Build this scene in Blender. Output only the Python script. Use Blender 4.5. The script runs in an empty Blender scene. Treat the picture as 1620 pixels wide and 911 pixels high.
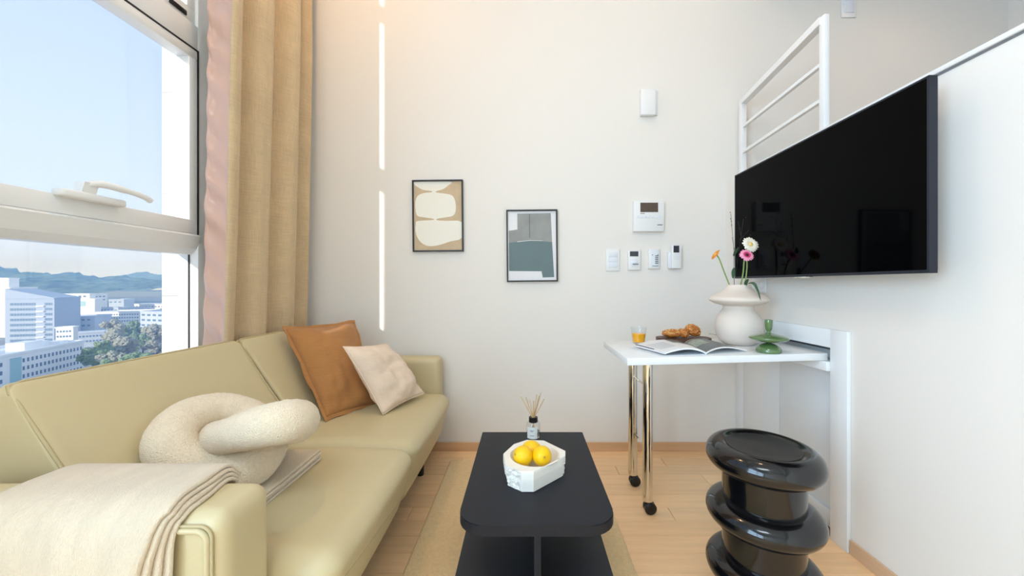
import bpy, bmesh, math, random
from mathutils import Vector, Matrix, noise, Quaternion

random.seed(7)
C = bpy.context.scene.collection
SC = bpy.context.scene
PI = math.pi
F, VX, VY, H, D = 590.0, 830.0, 450.0, 1.05, 2.36     # focal length in pixels, vanishing point, eye height, back wall distance

# ---------------------------------------------------------------- camera
cam_d = bpy.data.cameras.new('camera')
cam = bpy.data.objects.new('camera', cam_d); C.objects.link(cam)
cam.location = (0, 0, H); cam.rotation_euler = (PI/2, 0, 0)
cam_d.sensor_width = 36; cam_d.lens = 36*F/1620
cam_d.shift_x = -20/1620; cam_d.shift_y = -5.5/1620
cam_d.clip_start = 0.03; cam_d.clip_end = 9000
SC.camera = cam
SC.view_settings.view_transform = 'Standard'; SC.view_settings.look = 'None'
SC.view_settings.gamma = 1; SC.view_settings.use_curve_mapping = False
SC.view_settings.exposure = 0.0

# ---------------------------------------------------------------- sky, sun, room light power
w = bpy.data.worlds.new('sky'); SC.world = w; w.use_nodes = True
nt = w.node_tree; nt.nodes.clear()
tc = nt.nodes.new('ShaderNodeTexCoord'); sx = nt.nodes.new('ShaderNodeSeparateXYZ')
rp = nt.nodes.new('ShaderNodeValToRGB'); bg = nt.nodes.new('ShaderNodeBackground'); ow = nt.nodes.new('ShaderNodeOutputWorld')
nt.links.new(tc.outputs['Generated'], sx.inputs[0]); nt.links.new(sx.outputs['Z'], rp.inputs[0])
nt.links.new(rp.outputs[0], bg.inputs[0]); nt.links.new(bg.outputs[0], ow.inputs[0])
e = rp.color_ramp.elements
e[0].position = 0.0; e[0].color = (0.88, 0.98, 1.16, 1)
e[1].position = 0.6; e[1].color = (0.56, 0.72, 1.0, 1)
bg.inputs[1].default_value = 1.10

sun_d = bpy.data.lights.new('sun', 'SUN'); sun = bpy.data.objects.new('sun', sun_d); C.objects.link(sun)
SUN = Vector((0.30, 1.0, -0.225)).normalized()
sun.rotation_euler = SUN.to_track_quat('-Z', 'Y').to_euler(); sun.location = (-4, -6, 5)
sun_d.energy = 4.6; sun_d.angle = math.radians(0.5); sun_d.color = (1.0, 0.93, 0.82)
FILL_PANEL_POWER, DOWNLIGHT_POWER = 22.0, 10.0
FILL_PANEL_COLOUR, DOWNLIGHT_COLOUR = (0.80, 0.91, 1.0), (1.0, 0.62, 0.33)
FILL_POWER, FILL_COLOUR = 146.0, (0.58, 0.80, 1.0)      # added area lamp in the unseen rear window, standing in for sky light

# ---------------------------------------------------------------- materials
def srgb(r, g, b):
    f = lambda c: (c/255/12.92) if c/255 <= 0.04045 else ((c/255+0.055)/1.055)**2.4
    return (f(r), f(g), f(b), 1)

def mat(name, col, rough=0.5, metal=0.0, var=0.0, vscale=8.0, bump=0.0, bscale=200.0, coat=0.0, spec=0.5,
        stretch=(1, 1, 1), sheen=0.0, rand=0.0, trans=0.0, bdist=0.002, detail=3.0):
    m = bpy.data.materials.new(name); m.use_nodes = True
    n = m.node_tree.nodes; l = m.node_tree.links; p = n['Principled BSDF']
    c = srgb(*col) if max(col[:3]) > 1 else (*col[:3], 1)
    p.inputs['Base Color'].default_value = c
    p.inputs['Roughness'].default_value = rough; p.inputs['Metallic'].default_value = metal
    p.inputs['Coat Weight'].default_value = coat; p.inputs['Specular IOR Level'].default_value = spec
    p.inputs['Sheen Weight'].default_value = sheen; p.inputs['Transmission Weight'].default_value = trans
    t = n.new('ShaderNodeTexCoord'); mp = n.new('ShaderNodeMapping'); mp.inputs['Scale'].default_value = stretch
    l.new(t.outputs['Object'], mp.inputs[0])
    src = None
    if var > 0 or rand > 0:
        nz = n.new('ShaderNodeTexNoise'); nz.inputs['Scale'].default_value = vscale; nz.inputs['Detail'].default_value = detail
        l.new(mp.outputs[0], nz.inputs['Vector'])
        mr = n.new('ShaderNodeMapRange'); mr.inputs['From Min'].default_value = 0.3; mr.inputs['From Max'].default_value = 0.7
        mr.inputs['To Min'].default_value = 1-var; mr.inputs['To Max'].default_value = 1+var
        l.new(nz.outputs['Fac'], mr.inputs[0]); src = mr.outputs[0]
        if rand > 0:
            oi = n.new('ShaderNodeObjectInfo'); m2 = n.new('ShaderNodeMapRange')
            m2.inputs['To Min'].default_value = 1-rand; m2.inputs['To Max'].default_value = 1+rand
            l.new(oi.outputs['Random'], m2.inputs[0])
            mu = n.new('ShaderNodeMath'); mu.operation = 'MULTIPLY'
            l.new(src, mu.inputs[0]); l.new(m2.outputs[0], mu.inputs[1]); src = mu.outputs[0]
        hs = n.new('ShaderNodeHueSaturation'); hs.inputs['Color'].default_value = c
        l.new(src, hs.inputs['Value']); l.new(hs.outputs[0], p.inputs['Base Color'])
    if bump > 0:
        nb = n.new('ShaderNodeTexNoise'); nb.inputs['Scale'].default_value = bscale; nb.inputs['Detail'].default_value = 2
        l.new(mp.outputs[0], nb.inputs['Vector'])
        b = n.new('ShaderNodeBump'); b.inputs['Strength'].default_value = bump; b.inputs['Distance'].default_value = bdist
        l.new(nb.outputs['Fac'], b.inputs['Height']); l.new(b.outputs[0], p.inputs['Normal'])
    return m

def weave(name, col, scale, rough=0.9, amount=0.12, sheen=0.2):
    m = mat(name, col, rough, var=0.06, vscale=6, sheen=sheen)
    n = m.node_tree.nodes; l = m.node_tree.links; p = n['Principled BSDF']
    t = n.new('ShaderNodeTexCoord'); hs = [k for k in n if k.bl_idname == 'ShaderNodeHueSaturation'][0]
    a = n.new('ShaderNodeTexNoise'); b = n.new('ShaderNodeTexNoise')
    for q, s in ((a, (1, 1, 0.06)), (b, (0.06, 0.06, 1))):
        mp = n.new('ShaderNodeMapping'); mp.inputs['Scale'].default_value = s
        l.new(t.outputs['Object'], mp.inputs[0]); l.new(mp.outputs[0], q.inputs['Vector'])
        q.inputs['Scale'].default_value = scale; q.inputs['Detail'].default_value = 1
    ad = n.new('ShaderNodeMath'); ad.operation = 'ADD'
    l.new(a.outputs['Fac'], ad.inputs[0]); l.new(b.outputs['Fac'], ad.inputs[1])
    mr = n.new('ShaderNodeMapRange'); mr.inputs['From Min'].default_value = 0.6; mr.inputs['From Max'].default_value = 1.4
    mr.inputs['To Min'].default_value = 1-amount; mr.inputs['To Max'].default_value = 1+amount
    l.new(ad.outputs[0], mr.inputs[0])
    mx = n.new('ShaderNodeVectorMath'); mx.operation = 'SCALE'
    l.new(hs.outputs[0], mx.inputs[0]); l.new(mr.outputs[0], mx.inputs['Scale']); l.new(mx.outputs[0], p.inputs['Base Color'])
    bp = n.new('ShaderNodeBump'); bp.inputs['Strength'].default_value = 0.25; bp.inputs['Distance'].default_value = 0.001
    l.new(ad.outputs[0], bp.inputs['Height']); l.new(bp.outputs[0], p.inputs['Normal'])
    return m

def pane_material(name='window_glass', tint=(0.95, 0.975, 1.0, 1)):
    m = bpy.data.materials.new(name); m.use_nodes = True
    n = m.node_tree.nodes; l = m.node_tree.links; n.clear()
    o = n.new('ShaderNodeOutputMaterial'); tr = n.new('ShaderNodeBsdfTransparent'); gl = n.new('ShaderNodeBsdfGlossy')
    tr.inputs[0].default_value = tint; gl.inputs['Roughness'].default_value = 0.0
    lw = n.new('ShaderNodeLayerWeight'); pw = n.new('ShaderNodeMath'); pw.operation = 'POWER'; pw.inputs[1].default_value = 5.0
    ma = n.new('ShaderNodeMath'); ma.operation = 'MULTIPLY_ADD'; ma.inputs[1].default_value = 0.5; ma.inputs[2].default_value = 0.035
    l.new(lw.outputs['Facing'], pw.inputs[0]); l.new(pw.outputs[0], ma.inputs[0])
    mx = n.new('ShaderNodeMixShader'); l.new(ma.outputs[0], mx.inputs[0]); l.new(tr.outputs[0], mx.inputs[1]); l.new(gl.outputs[0], mx.inputs[2])
    l.new(mx.outputs[0], o.inputs[0]); return m

def emit(name, col, s):
    m = bpy.data.materials.new(name); m.use_nodes = True
    p = m.node_tree.nodes['Principled BSDF']
    p.inputs['Emission Color'].default_value = (*col, 1); p.inputs['Emission Strength'].default_value = s
    return m

def wood(name, col, axis=0, rough=0.4, rand=0.06, var=0.07):
    st = [14, 14, 14]; st[axis] = 0.9
    return mat(name, col, rough, var=var, vscale=2.6, stretch=tuple(st), rand=rand, bump=0.05, bscale=9, detail=5)

M = dict(
    wall=mat('wall_paper', (236, 231, 223), 0.85, bump=0.12, bscale=260, bdist=0.001),
    ceiling=mat('ceiling_paint', (240, 238, 232), 0.9),
    stone_pier=mat('exterior_stone', (204, 202, 196), 0.8, var=0.03, vscale=90, bump=0.2, bscale=150),
    floor=wood('floor_base', (150, 116, 84)),
    plank=wood('oak_plank', (247, 205, 156), 0, 0.38),
    skirting=wood('oak_skirting', (218, 176, 134), 0, 0.5, 0.02),
    skirting_side=wood('oak_skirting_side', (212, 178, 144), 1, 0.5, 0.02),
    frame=mat('window_pvc', (238, 238, 236), 0.35),
    gasket=mat('rubber_gasket', (30, 30, 32), 0.6),
    glass=pane_material(),
    white=mat('white_laminate', (236, 238, 238), 0.4),
    white_metal=mat('white_powder_coat', (240, 240, 238), 0.35),
    plastic=mat('white_plastic', (238, 238, 236), 0.35),
    plastic_cool=mat('cool_white_plastic', (228, 232, 238), 0.35),
    grey=mat('grey_plastic', (120, 122, 126), 0.5),
    screen=mat('grey_lcd', (62, 64, 70), 0.25),
    screen_brown=mat('brown_lcd', (92, 78, 66), 0.3, var=0.1, vscale=60),
    black=mat('black_plastic', (16, 16, 17), 0.35),
    tv=mat('television_glass', (2, 2, 3), 0.05, spec=0.04),
    tv_frame=mat('television_metal', (46, 50, 60), 0.35, metal=0.6),
    leather=mat('olive_leather', (205, 190, 149), 0.42, var=0.03, vscale=3, bump=0.15, bscale=420, bdist=0.0008),
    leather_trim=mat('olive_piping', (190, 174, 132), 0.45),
    stitch=mat('pale_stitching', (214, 198, 158), 0.7),
    black_leg=mat('black_leg', (14, 14, 15), 0.4),
    boucle=mat('cream_boucle', (252, 234, 204), 1.0, var=0.05, vscale=160, bump=0.9, bscale=280, bdist=0.008, sheen=0.3),
    throw=mat('ivory_wool', (224, 207, 180), 1.0, var=0.07, vscale=14, bump=0.9, bscale=380, bdist=0.003, sheen=0.4, stretch=(1.6, .5, .5)),
    brown=weave('brown_linen', (176, 122, 68), 320, amount=0.1),
    pink=weave('blush_linen', (234, 211, 188), 360, amount=0.06),
    linen=weave('beige_linen', (206, 180, 142), 300, amount=0.12),
    lining=mat('pink_blackout_lining', (216, 178, 160), 0.30, var=0.02, bump=0.1, bscale=60, sheen=0.1),
    rug=mat('beige_pile', (246, 210, 152), 1.0, var=0.07, vscale=70, bump=0.9, bscale=260, bdist=0.006, sheen=0.3, detail=6),
    table_black=mat('matt_black_board', (27, 29, 36), 0.5, spec=0.3, var=0.03, vscale=5, bump=0.04, bscale=500),
    table_dark=mat('matt_black_edge', (30, 32, 38), 0.5),
    stone=mat('white_plaster', (240, 236, 226), 0.75, var=0.03, vscale=20, bump=0.1, bscale=120),
    stone_rough=mat('chipped_plaster', (240, 240, 238), 0.85, bump=0.7, bscale=60, bdist=0.008),
    lemon=mat('lemon_peel', (250, 200, 10), 0.38, var=0.06, vscale=14, bump=0.35, bscale=150, bdist=0.002),
    lemon_tip=mat('lemon_stem', (196, 150, 30), 0.6),
    glass_clear=pane_material('clear_glass', (0.98, 0.99, 0.99, 1)),
    liquid=mat('perfume', (214, 214, 206), 0.05, trans=0.9),
    label=mat('paper_label', (226, 224, 216), 0.7),
    ink=mat('grey_ink', (90, 90, 90), 0.8),
    reed=wood('reed_wood', (206, 172, 122), 2, 0.7, 0.1),
    chrome=mat('chrome', (226, 222, 214), 0.06, metal=1.0),
    steel=mat('steel', (200, 200, 200), 0.25, metal=1.0),
    juice=mat('orange_juice', (255, 176, 4), 0.25),
    board=wood('walnut_board', (92, 62, 48), 0, 0.5, 0.0, 0.15),
    pastry=mat('baked_crust', (184, 112, 48), 0.45, var=0.35, vscale=60, bump=0.6, bscale=90, bdist=0.006),
    nuts=mat('chopped_nuts', (222, 168, 98), 0.6, var=0.2, vscale=90),
    paper=mat('magazine_paper', (232, 232, 232), 0.45),
    print_dark=mat('dark_photo_print', (92, 98, 100), 0.35, var=0.25, vscale=24),
    print_leaf=mat('leaf_photo_print', (150, 162, 150), 0.4, var=0.3, vscale=60),
    cover=mat('magazine_cover', (214, 222, 230), 0.4),
    slate=mat('slate_ink', (54, 60, 68), 0.5),
    vase=mat('cream_ceramic', (226, 214, 202), 0.75, bump=0.06, bscale=60),
    green_ceramic=mat('green_enamel', (88, 120, 72), 0.08, coat=1.0, var=0.06, vscale=12),
    stem=mat('flower_stem', (142, 168, 100), 0.5),
    stem_dark=mat('dark_twig', (58, 54, 48), 0.6),
    leaf=mat('green_leaf', (58, 92, 62), 0.4, var=0.15, vscale=40),
    petal_orange=mat('orange_petal', (238, 150, 40), 0.55, var=0.15, vscale=80),
    petal_white=mat('white_petal', (248, 242, 222), 0.55),
    petal_pink=mat('pink_petal', (246, 160, 190), 0.55, var=0.12, vscale=80),
    petal_pink_inner=mat('deep_pink_petal', (206, 50, 106), 0.55),
    flower_eye=mat('yellow_eye', (240, 206, 120), 0.7, bump=0.5, bscale=400),
    flower_eye_dark=mat('dark_eye', (74, 16, 34), 0.7),
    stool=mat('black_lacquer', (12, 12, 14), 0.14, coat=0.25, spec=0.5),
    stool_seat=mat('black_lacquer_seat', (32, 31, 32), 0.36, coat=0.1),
    art_beige=mat('beige_print', (204, 180, 146), 0.6, var=0.06, vscale=18),
    art_cream=mat('cream_print', (242, 238, 224), 0.6),
    art_paper=mat('white_print', (234, 232, 232), 0.6),
    art_grey=mat('grey_print', (150, 152, 148), 0.6, var=0.12, vscale=9),
    art_teal=mat('teal_print', (104, 124, 126), 0.6, var=0.03, vscale=9),
    art_line=mat('charcoal_print', (84, 88, 88), 0.6),
    picture_frame=mat('black_frame', (24, 24, 25), 0.4),
    fill_panel_white=emit('fill_panel_glow', (0.9, 0.96, 1.0), 4.0),
    lamp_warm=emit('downlight_glow', (1.0, 0.84, 0.66), 8.0),
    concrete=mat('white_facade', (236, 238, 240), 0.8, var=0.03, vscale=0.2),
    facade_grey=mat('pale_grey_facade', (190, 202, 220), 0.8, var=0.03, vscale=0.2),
    tower_shade=mat('shaded_white_facade', (168, 182, 204), 0.8),  # bluish shade on the tower's white face put into its colour
    far_window=mat('blue_grey_window', (96, 124, 156), 0.3),
    far_glass=mat('curtain_wall_glass', (160, 200, 210), 0.2),
    roof=mat('grey_roof', (150, 164, 178), 0.8, var=0.1, vscale=0.1),
    street=mat('city_ground', (150, 156, 160), 0.9, var=0.15, vscale=0.05),
    forest=mat('forest_canopy', (92, 112, 92), 0.9, var=0.8, vscale=0.035, detail=6),
    tree=mat('tree_foliage', (118, 140, 108), 0.9, var=0.3, vscale=0.8, detail=6),
    tree_bare=mat('bare_crown', (150, 152, 140), 0.9, var=0.25, vscale=0.9, detail=6),
    bark=mat('bark', (84, 70, 58), 0.9),
)

# ---------------------------------------------------------------- building helpers
LOC = {}

def root_loc(o):
    while o.parent: o = o.parent
    return LOC.get(o.name, Vector((0, 0, 0)))

def tag(o, label=None, cat=None, group=None, kind=None):
    if label: o['label'] = label
    if cat: o['category'] = cat
    if group: o['group'] = group
    if kind: o['kind'] = kind
    return o

def thing(name, label, cat, loc, rot=(0, 0, 0), group=None):
    o = bpy.data.objects.new(name, None); C.objects.link(o); o.empty_display_size = 0.05
    o.location = loc; o.rotation_euler = rot; LOC[o.name] = Vector(loc)
    return tag(o, label, cat, group)

def P(px, py, Y):
    return Vector(((px-VX)*Y/F, Y, H-(py-VY)*Y/F))

class MB:
    def __init__(s): s.bm = bmesh.new(); s.mi = 0
    def face(s, vs):
        try: f = s.bm.faces.new(vs); f.material_index = s.mi; return f
        except ValueError: return None
    def box(s, x0, x1, y0, y1, z0, z1, bevel=0.0, seg=2):
        vs = [s.bm.verts.new((x, y, z)) for x in (x0, x1) for y in (y0, y1) for z in (z0, z1)]
        fs = [s.face([vs[i] for i in q]) for q in ((0, 1, 3, 2), (4, 6, 7, 5), (0, 4, 5, 1), (2, 3, 7, 6), (0, 2, 6, 4), (1, 5, 7, 3))]
        if bevel > 0:
            es = {ed for f in fs for ed in f.edges}
            r = bmesh.ops.bevel(s.bm, geom=list(es), offset=bevel, segments=seg, profile=0.5, affect='EDGES')
            for f in r['faces']: f.material_index = s.mi
        return s
    def hexa(s, pts):                     # eight corners: bottom 4 (loop), top 4 (loop)
        v = [s.bm.verts.new(p) for p in pts]
        for q in ((3, 2, 1, 0), (4, 5, 6, 7), (0, 1, 5, 4), (1, 2, 6, 5), (2, 3, 7, 6), (3, 0, 4, 7)): s.face([v[i] for i in q])
        return s
    def rings(s, rings, close=True, cap=True):
        vr = [[s.bm.verts.new(p) for p in r] for r in rings]
        n = len(vr[0])
        for a, b in zip(vr[:-1], vr[1:]):
            for i in range(n if close else n-1):
                s.face([a[i], a[(i+1) % n], b[(i+1) % n], b[i]])
        if cap and close: s.face(vr[0][::-1]); s.face(vr[-1])
        return s
    def lathe(s, prof, cx=0, cy=0, seg=40, cap=True):     # prof: (r, z)
        return s.rings([[(cx+r*math.cos(2*PI*k/seg), cy+r*math.sin(2*PI*k/seg), z) for k in range(seg)] for r, z in prof], cap=cap)
    def tube(s, pts, rad, seg=10, closed=False, cap=True):
        pts = [Vector(p) for p in pts]; n = len(pts)
        rad = rad if isinstance(rad, (list, tuple)) else [rad]*n
        tan = []
        for i in range(n):
            a = pts[(i-1) % n] if (closed or i > 0) else pts[i]
            b = pts[(i+1) % n] if (closed or i < n-1) else pts[i]
            tan.append((b-a).normalized())
        up = Vector((0, 0, 1)) if abs(tan[0].z) < 0.9 else Vector((1, 0, 0))
        nrm = (up - tan[0]*up.dot(tan[0])).normalized(); fr = []
        for i in range(n):
            nrm = (nrm - tan[i]*nrm.dot(tan[i])).normalized()
            fr.append((nrm.copy(), tan[i].cross(nrm)))
        rr = [[pts[i] + (fr[i][0]*math.cos(2*PI*k/seg) + fr[i][1]*math.sin(2*PI*k/seg))*rad[i] for k in range(seg)] for i in range(n)]
        if closed:                         # remove the twist left over at the join
            q = fr[-1][0] - tan[0]*fr[-1][0].dot(tan[0]); ang = math.atan2(q.dot(fr[0][1]), q.dot(fr[0][0]))
            rr = [[pts[i] + (fr[i][0]*math.cos(2*PI*k/seg - ang*i/n) + fr[i][1]*math.sin(2*PI*k/seg - ang*i/n))*rad[i] for k in range(seg)] for i in range(n)]
            rr.append(rr[0])
            vr = [[s.bm.verts.new(p) for p in r] for r in rr[:-1]]; vr.append(vr[0])
            for a, b in zip(vr[:-1], vr[1:]):
                for i in range(seg): s.face([a[i], a[(i+1) % seg], b[(i+1) % seg], b[i]])
            return s
        return s.rings(rr, cap=cap)
    def grid(s, fn, nu, nv):              # fn(u, v) for u, v in 0..1
        vs = [[s.bm.verts.new(fn(i/nu, j/nv)) for j in range(nv+1)] for i in range(nu+1)]
        for i in range(nu):
            for j in range(nv): s.face([vs[i][j], vs[i+1][j], vs[i+1][j+1], vs[i][j+1]])
        return s
    def prism(s, poly, axis_lo, axis_hi, fn=lambda a, b, c: (a, b, c)):
        lo = [s.bm.verts.new(fn(a, b, axis_lo)) for a, b in poly]; hi = [s.bm.verts.new(fn(a, b, axis_hi)) for a, b in poly]
        n = len(poly); s.face(lo[::-1]); s.face(hi)
        for i in range(n): s.face([lo[i], lo[(i+1) % n], hi[(i+1) % n], hi[i]])
        return s
    def soft(s, warp, hx, hy, hz, r, n=12, bulge=0.0):   # rounded box of half sizes, mapped by warp(u, v, w) with u, v, w in -1..1
        h = (hx, hy, hz); cache = {}
        def vert(p):
            k = tuple(round(c, 5) for c in p)
            if k not in cache:
                q = Vector([p[i]*h[i] for i in range(3)])
                inn = Vector([max(-(h[i]-r), min(h[i]-r, q[i])) for i in range(3)])
                d = q-inn
                if d.length > 1e-9: q = inn + d.normalized()*r
                u = [q[i]/h[i] for i in range(3)]
                if bulge:
                    b = [1+bulge*(1-u[(i+1) % 3]**2)*(1-u[(i+2) % 3]**2) for i in range(3)]
                    u = [u[i]*b[i] for i in range(3)]
                cache[k] = s.bm.verts.new(warp(*u))
            return cache[k]
        def steps(i):
            e = min(0.45, r/h[i]/2*1.0)
            a = [-1 + 2*e*t for t in (0, .2, .4, .6, .8)]
            mid = [(-1+2*e) + (2-4*e)*t/n for t in range(n+1)]
            return a + mid + [-x for x in a[::-1]]
        for ax in range(3):
            i1, i2 = (ax+1) % 3, (ax+2) % 3
            g1, g2 = steps(i1), steps(i2)
            for sg in (-1, 1):
                for a in range(len(g1)-1):
                    for b in range(len(g2)-1):
                        q = []
                        for (ca, cb) in ((a, b), (a+1, b), (a+1, b+1), (a, b+1)):
                            p = [0, 0, 0]; p[ax] = sg; p[i1] = g1[ca]; p[i2] = g2[cb]; q.append(vert(p))
                        s.face(q if sg > 0 else q[::-1])
        return s
    def build(s, name, m, parent=None, smooth=False, local=False, loc=None, fix=True):
        if fix: bmesh.ops.recalc_face_normals(s.bm, faces=s.bm.faces)
        me = bpy.data.meshes.new(name)
        off = Vector((0, 0, 0))
        if parent is not None: off = Vector((0, 0, 0)) if local else root_loc(parent)
        else:
            if loc is None:
                co = [v.co for v in s.bm.verts]
                loc = ((min(c.x for c in co)+max(c.x for c in co))/2, (min(c.y for c in co)+max(c.y for c in co))/2, min(c.z for c in co))
            off = Vector(loc)
        if off.length > 0: bmesh.ops.translate(s.bm, vec=-off, verts=s.bm.verts)
        s.bm.to_mesh(me); s.bm.free()
        for k in (m if isinstance(m, (list, tuple)) else [m]): me.materials.append(k)
        o = bpy.data.objects.new(name, me); C.objects.link(o)
        if parent is not None: o.parent = parent
        else: o.location = off; LOC[o.name] = Vector(off)
        if smooth:
            me.shade_smooth()
            if smooth != True: me.set_sharp_from_angle(angle=math.radians(smooth))
        return o

def struct(o): o['kind'] = 'structure'; return o
def box(name, m, parent, *a, **k):
    sm = k.pop('smooth', False); loc = k.pop('local', False)
    return MB().box(*a, **k).build(name, m, parent, smooth=(40 if k.get('bevel') else sm), local=loc)

def spline(pts, n, closed=False):
    pts = [Vector(p) for p in pts]; out = []; L = len(pts)
    segs = L if closed else L-1
    for i in range(segs):
        g = lambda k: pts[k % L] if closed else pts[max(0, min(L-1, k))]
        p0, p1, p2, p3 = g(i-1), g(i), g(i+1), g(i+2)
        for t in range(n):
            t = t/n
            out.append(0.5*((2*p1) + (p2-p0)*t + (2*p0-5*p1+4*p2-p3)*t*t + (3*p1-p0-3*p2+p3)*t**3))
    if not closed: out.append(pts[-1])
    return out

def lerp(a, b, t): return a+(b-a)*t

# ================================================================= SETTING
XL, XR, YB, ZC = -1.376, 1.277, -2.6, 3.6
XF = 3.06                                                  # far side of the loft

struct(MB().box(-1.6, 1.40, YB, D, -0.06, -0.012).build('floor', M['floor']))
floor = bpy.data.objects['floor']
base_plank = MB().box(0, 0.598, 0, 0.0985, -0.012, 0.0, bevel=0.0012, seg=1)
pm = bpy.data.meshes.new('plank'); bmesh.ops.recalc_face_normals(base_plank.bm, faces=base_plank.bm.faces); base_plank.bm.to_mesh(pm); base_plank.bm.free(); pm.materials.append(M['plank'])
row = 0; y = D-0.1
while y > 0.55:
    x = XL - random.choice((0.05, 0.2, 0.35, 0.5))
    while x < XR:
        x0, x1 = max(x, XL), min(x+0.6, XR)
        if x1-x0 > 0.03:
            pl = bpy.data.objects.new('plank', pm); C.objects.link(pl); pl.parent = floor
            pl.location = Vector((x0, y, 0)) - LOC['floor']; pl.scale = ((x1-x0)/0.6, 1, 1)
        x += 0.6
    y -= 0.1; row += 1
MB().box(XL, XR, YB, y+0.1, -0.012, 0.0).build('plank_field', M['plank'], floor)

struct(MB().box(-1.62, XF, D, D+0.12, -0.06, ZC).build('wall_back', M['wall']))
struct(MB().box(-1.62, XF, YB-0.12, YB, -0.06, ZC).build('wall_behind', M['wall']))
struct(MB().box(-1.62, XF, YB, D, ZC, ZC+0.1).build('ceiling', M['ceiling']))

# left wall: sills, heads and piers around two tall windows
wl = MB()
W1 = (0.90, 1.69, 0.55, 3.30); W2 = (0.0, 0.83, 0.95, 3.30)
wl.box(-1.60, XL, YB, -2.45, 0, ZC); wl.box(-1.60, XL, -2.45, -0.12, 0, 0.55); wl.box(-1.60, XL, -2.45, -0.12, 3.42, ZC); wl.box(-1.60, XL, -0.12, 0.0, 0, ZC); wl.box(-2.36, -1.60, -2.85, -2.62, -0.06, 6.5); wl.box(-1.60, XL, 0.83, 0.90, 0, ZC); wl.box(-1.60, XL, 1.69, D, 0, ZC)  # includes an unseen outer fin, added to block sun from the rear window
wl.box(-1.60, XL, 0.0, 0.83, 0, 0.95); wl.box(-1.60, XL, 0.9, 1.69, 0, 0.55)
wl.box(-1.60, XL, 0.0, 0.83, 3.42, ZC); wl.box(-1.60, XL, 0.9, 1.69, 3.30, ZC)
wall_left = struct(wl.build('wall_left', M['wall']))
z_ = 0.55
while z_ < 3.28:
    MB().box(-1.605, -1.508, 1.648, 1.69, z_, min(3.3, z_+0.4493), bevel=0.002, seg=1).build('stone_slab', M['stone_pier'], wall_left); z_ += 0.45

# right wall (low guard wall of the loft) with the recess of the fold-down cabinet
wr = MB()
RY0, RY1, RZ = 1.539, D, 0.789
wr.box(XR, 1.40, YB, RY0, 0, 1.70); wr.box(XR, 1.40, RY0, D, RZ, 1.70); wr.box(1.37, 1.40, RY0, D, 0, RZ)
struct(wr.build('wall_right', M['wall']))
struct(MB().box(1.268, 1.41, YB, 2.05, 1.70, 1.716, bevel=0.003).build('trim_1', M['white_metal'], smooth=40))
struct(MB().box(1.2745, 1.277, YB, 2.05, 1.693, 1.6995).build('trim_shadow_line', M['grey']))  # grey strip standing in for the shadow line under the cap
struct(MB().box(1.40, XF, YB, D, 1.10, 1.20).build('floor_loft', M['floor']))
struct(MB().box(XF, XF+0.1, YB, D, -0.06, ZC).build('wall_loft', M['wall']))
struct(MB().box(1.42, XF, YB, D, 2.95, ZC).build('loft_ceiling_baffle', M['ceiling']))  # low unseen ceiling, added to keep the room's light off the loft
struct(MB().box(-1.376, 1.26, D-0.012, D, 0, 0.055, bevel=0.002).build('baseboard_back', M['skirting']))
struct(MB().box(XR-0.010, XR, YB, 1.456, 0, 0.055, bevel=0.002).build('baseboard_right', M['skirting_side']))

# ---- window 1, the one in view
win = tag(bpy.data.objects.new('window_1', None), kind='structure'); C.objects.link(win); win.location = (-1.46, 1.3, 0.55); LOC['window_1'] = Vector(win.location)
fx0, fx1 = -1.507, -1.42
box('jamb', M['frame'], win, fx0, fx1, 1.622, 1.69, 0.55, 3.30, bevel=0.003)
box('jamb', M['frame'], win, fx0, fx1, 0.90, 0.955, 0.55, 3.30, bevel=0.003)
box('sill', M['frame'], win, fx0, fx1, 0.955, 1.622, 0.55, 0.62, bevel=0.003)
box('head', M['frame'], win, fx0, fx1, 0.955, 1.622, 3.20, 3.30, bevel=0.003)
mr = MB(); mr.prism([(-1.418, 1.2655), (-1.41, 1.258), (-1.425, 1.205), (-1.45, 1.18), (-1.507, 1.18), (-1.507, 1.2655)], 0.955, 1.622, lambda a, b, c: (a, c, b))
mr.build('middle_rail', M['frame'], win)
box('transom', M['frame'], win, fx0, fx1, 0.955, 1.622, 2.063, 2.168, bevel=0.004)
box('upper_rail', M['frame'], win, -1.50, -1.432, 0.955, 1.622, 2.168, 2.237, bevel=0.004)
box('upper_stile', M['frame'], win, -1.50, -1.432, 1.582, 1.622, 2.237, 3.20, bevel=0.004)
box('latch', M['black'], win, -1.432, -1.425, 1.50, 1.575, 2.185, 2.205, bevel=0.002)
sash = MB()
sash.box(-1.478, -1.418, 0.955, 1.617, 1.266, 1.326, bevel=0.004); sash.box(-1.478, -1.418, 0.955, 1.617, 2.018, 2.058, bevel=0.004)
sash.box(-1.478, -1.418, 1.577, 1.617, 1.32, 2.02, bevel=0.004); sash.box(-1.478, -1.418, 0.955, 0.995, 1.32, 2.02, bevel=0.004)
sash = sash.build('sash', M['frame'], win, smooth=40)
gk = MB(); gk.box(-1.47, -1.4165, 1.617, 1.6225, 1.264, 2.063); gk.box(-1.47, -1.4165, 0.955, 1.622, 2.058, 2.0635)
gk.build('gasket', M['gasket'], win)
gk = MB()
gk.box(-1.462, -1.456, 1.619, 1.622, 0.62, 1.18); gk.build('gasket', M['gasket'], win)
box('pane', M['glass'], win, -1.462, -1.458, 0.955, 1.622, 0.62, 1.18)
box('pane', M['glass'], sash, -1.470, -1.466, 0.99, 1.58, 1.32, 2.02)
box('pane', M['glass'], win, -1.470, -1.466, 0.955, 1.585, 2.23, 3.20)
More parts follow.
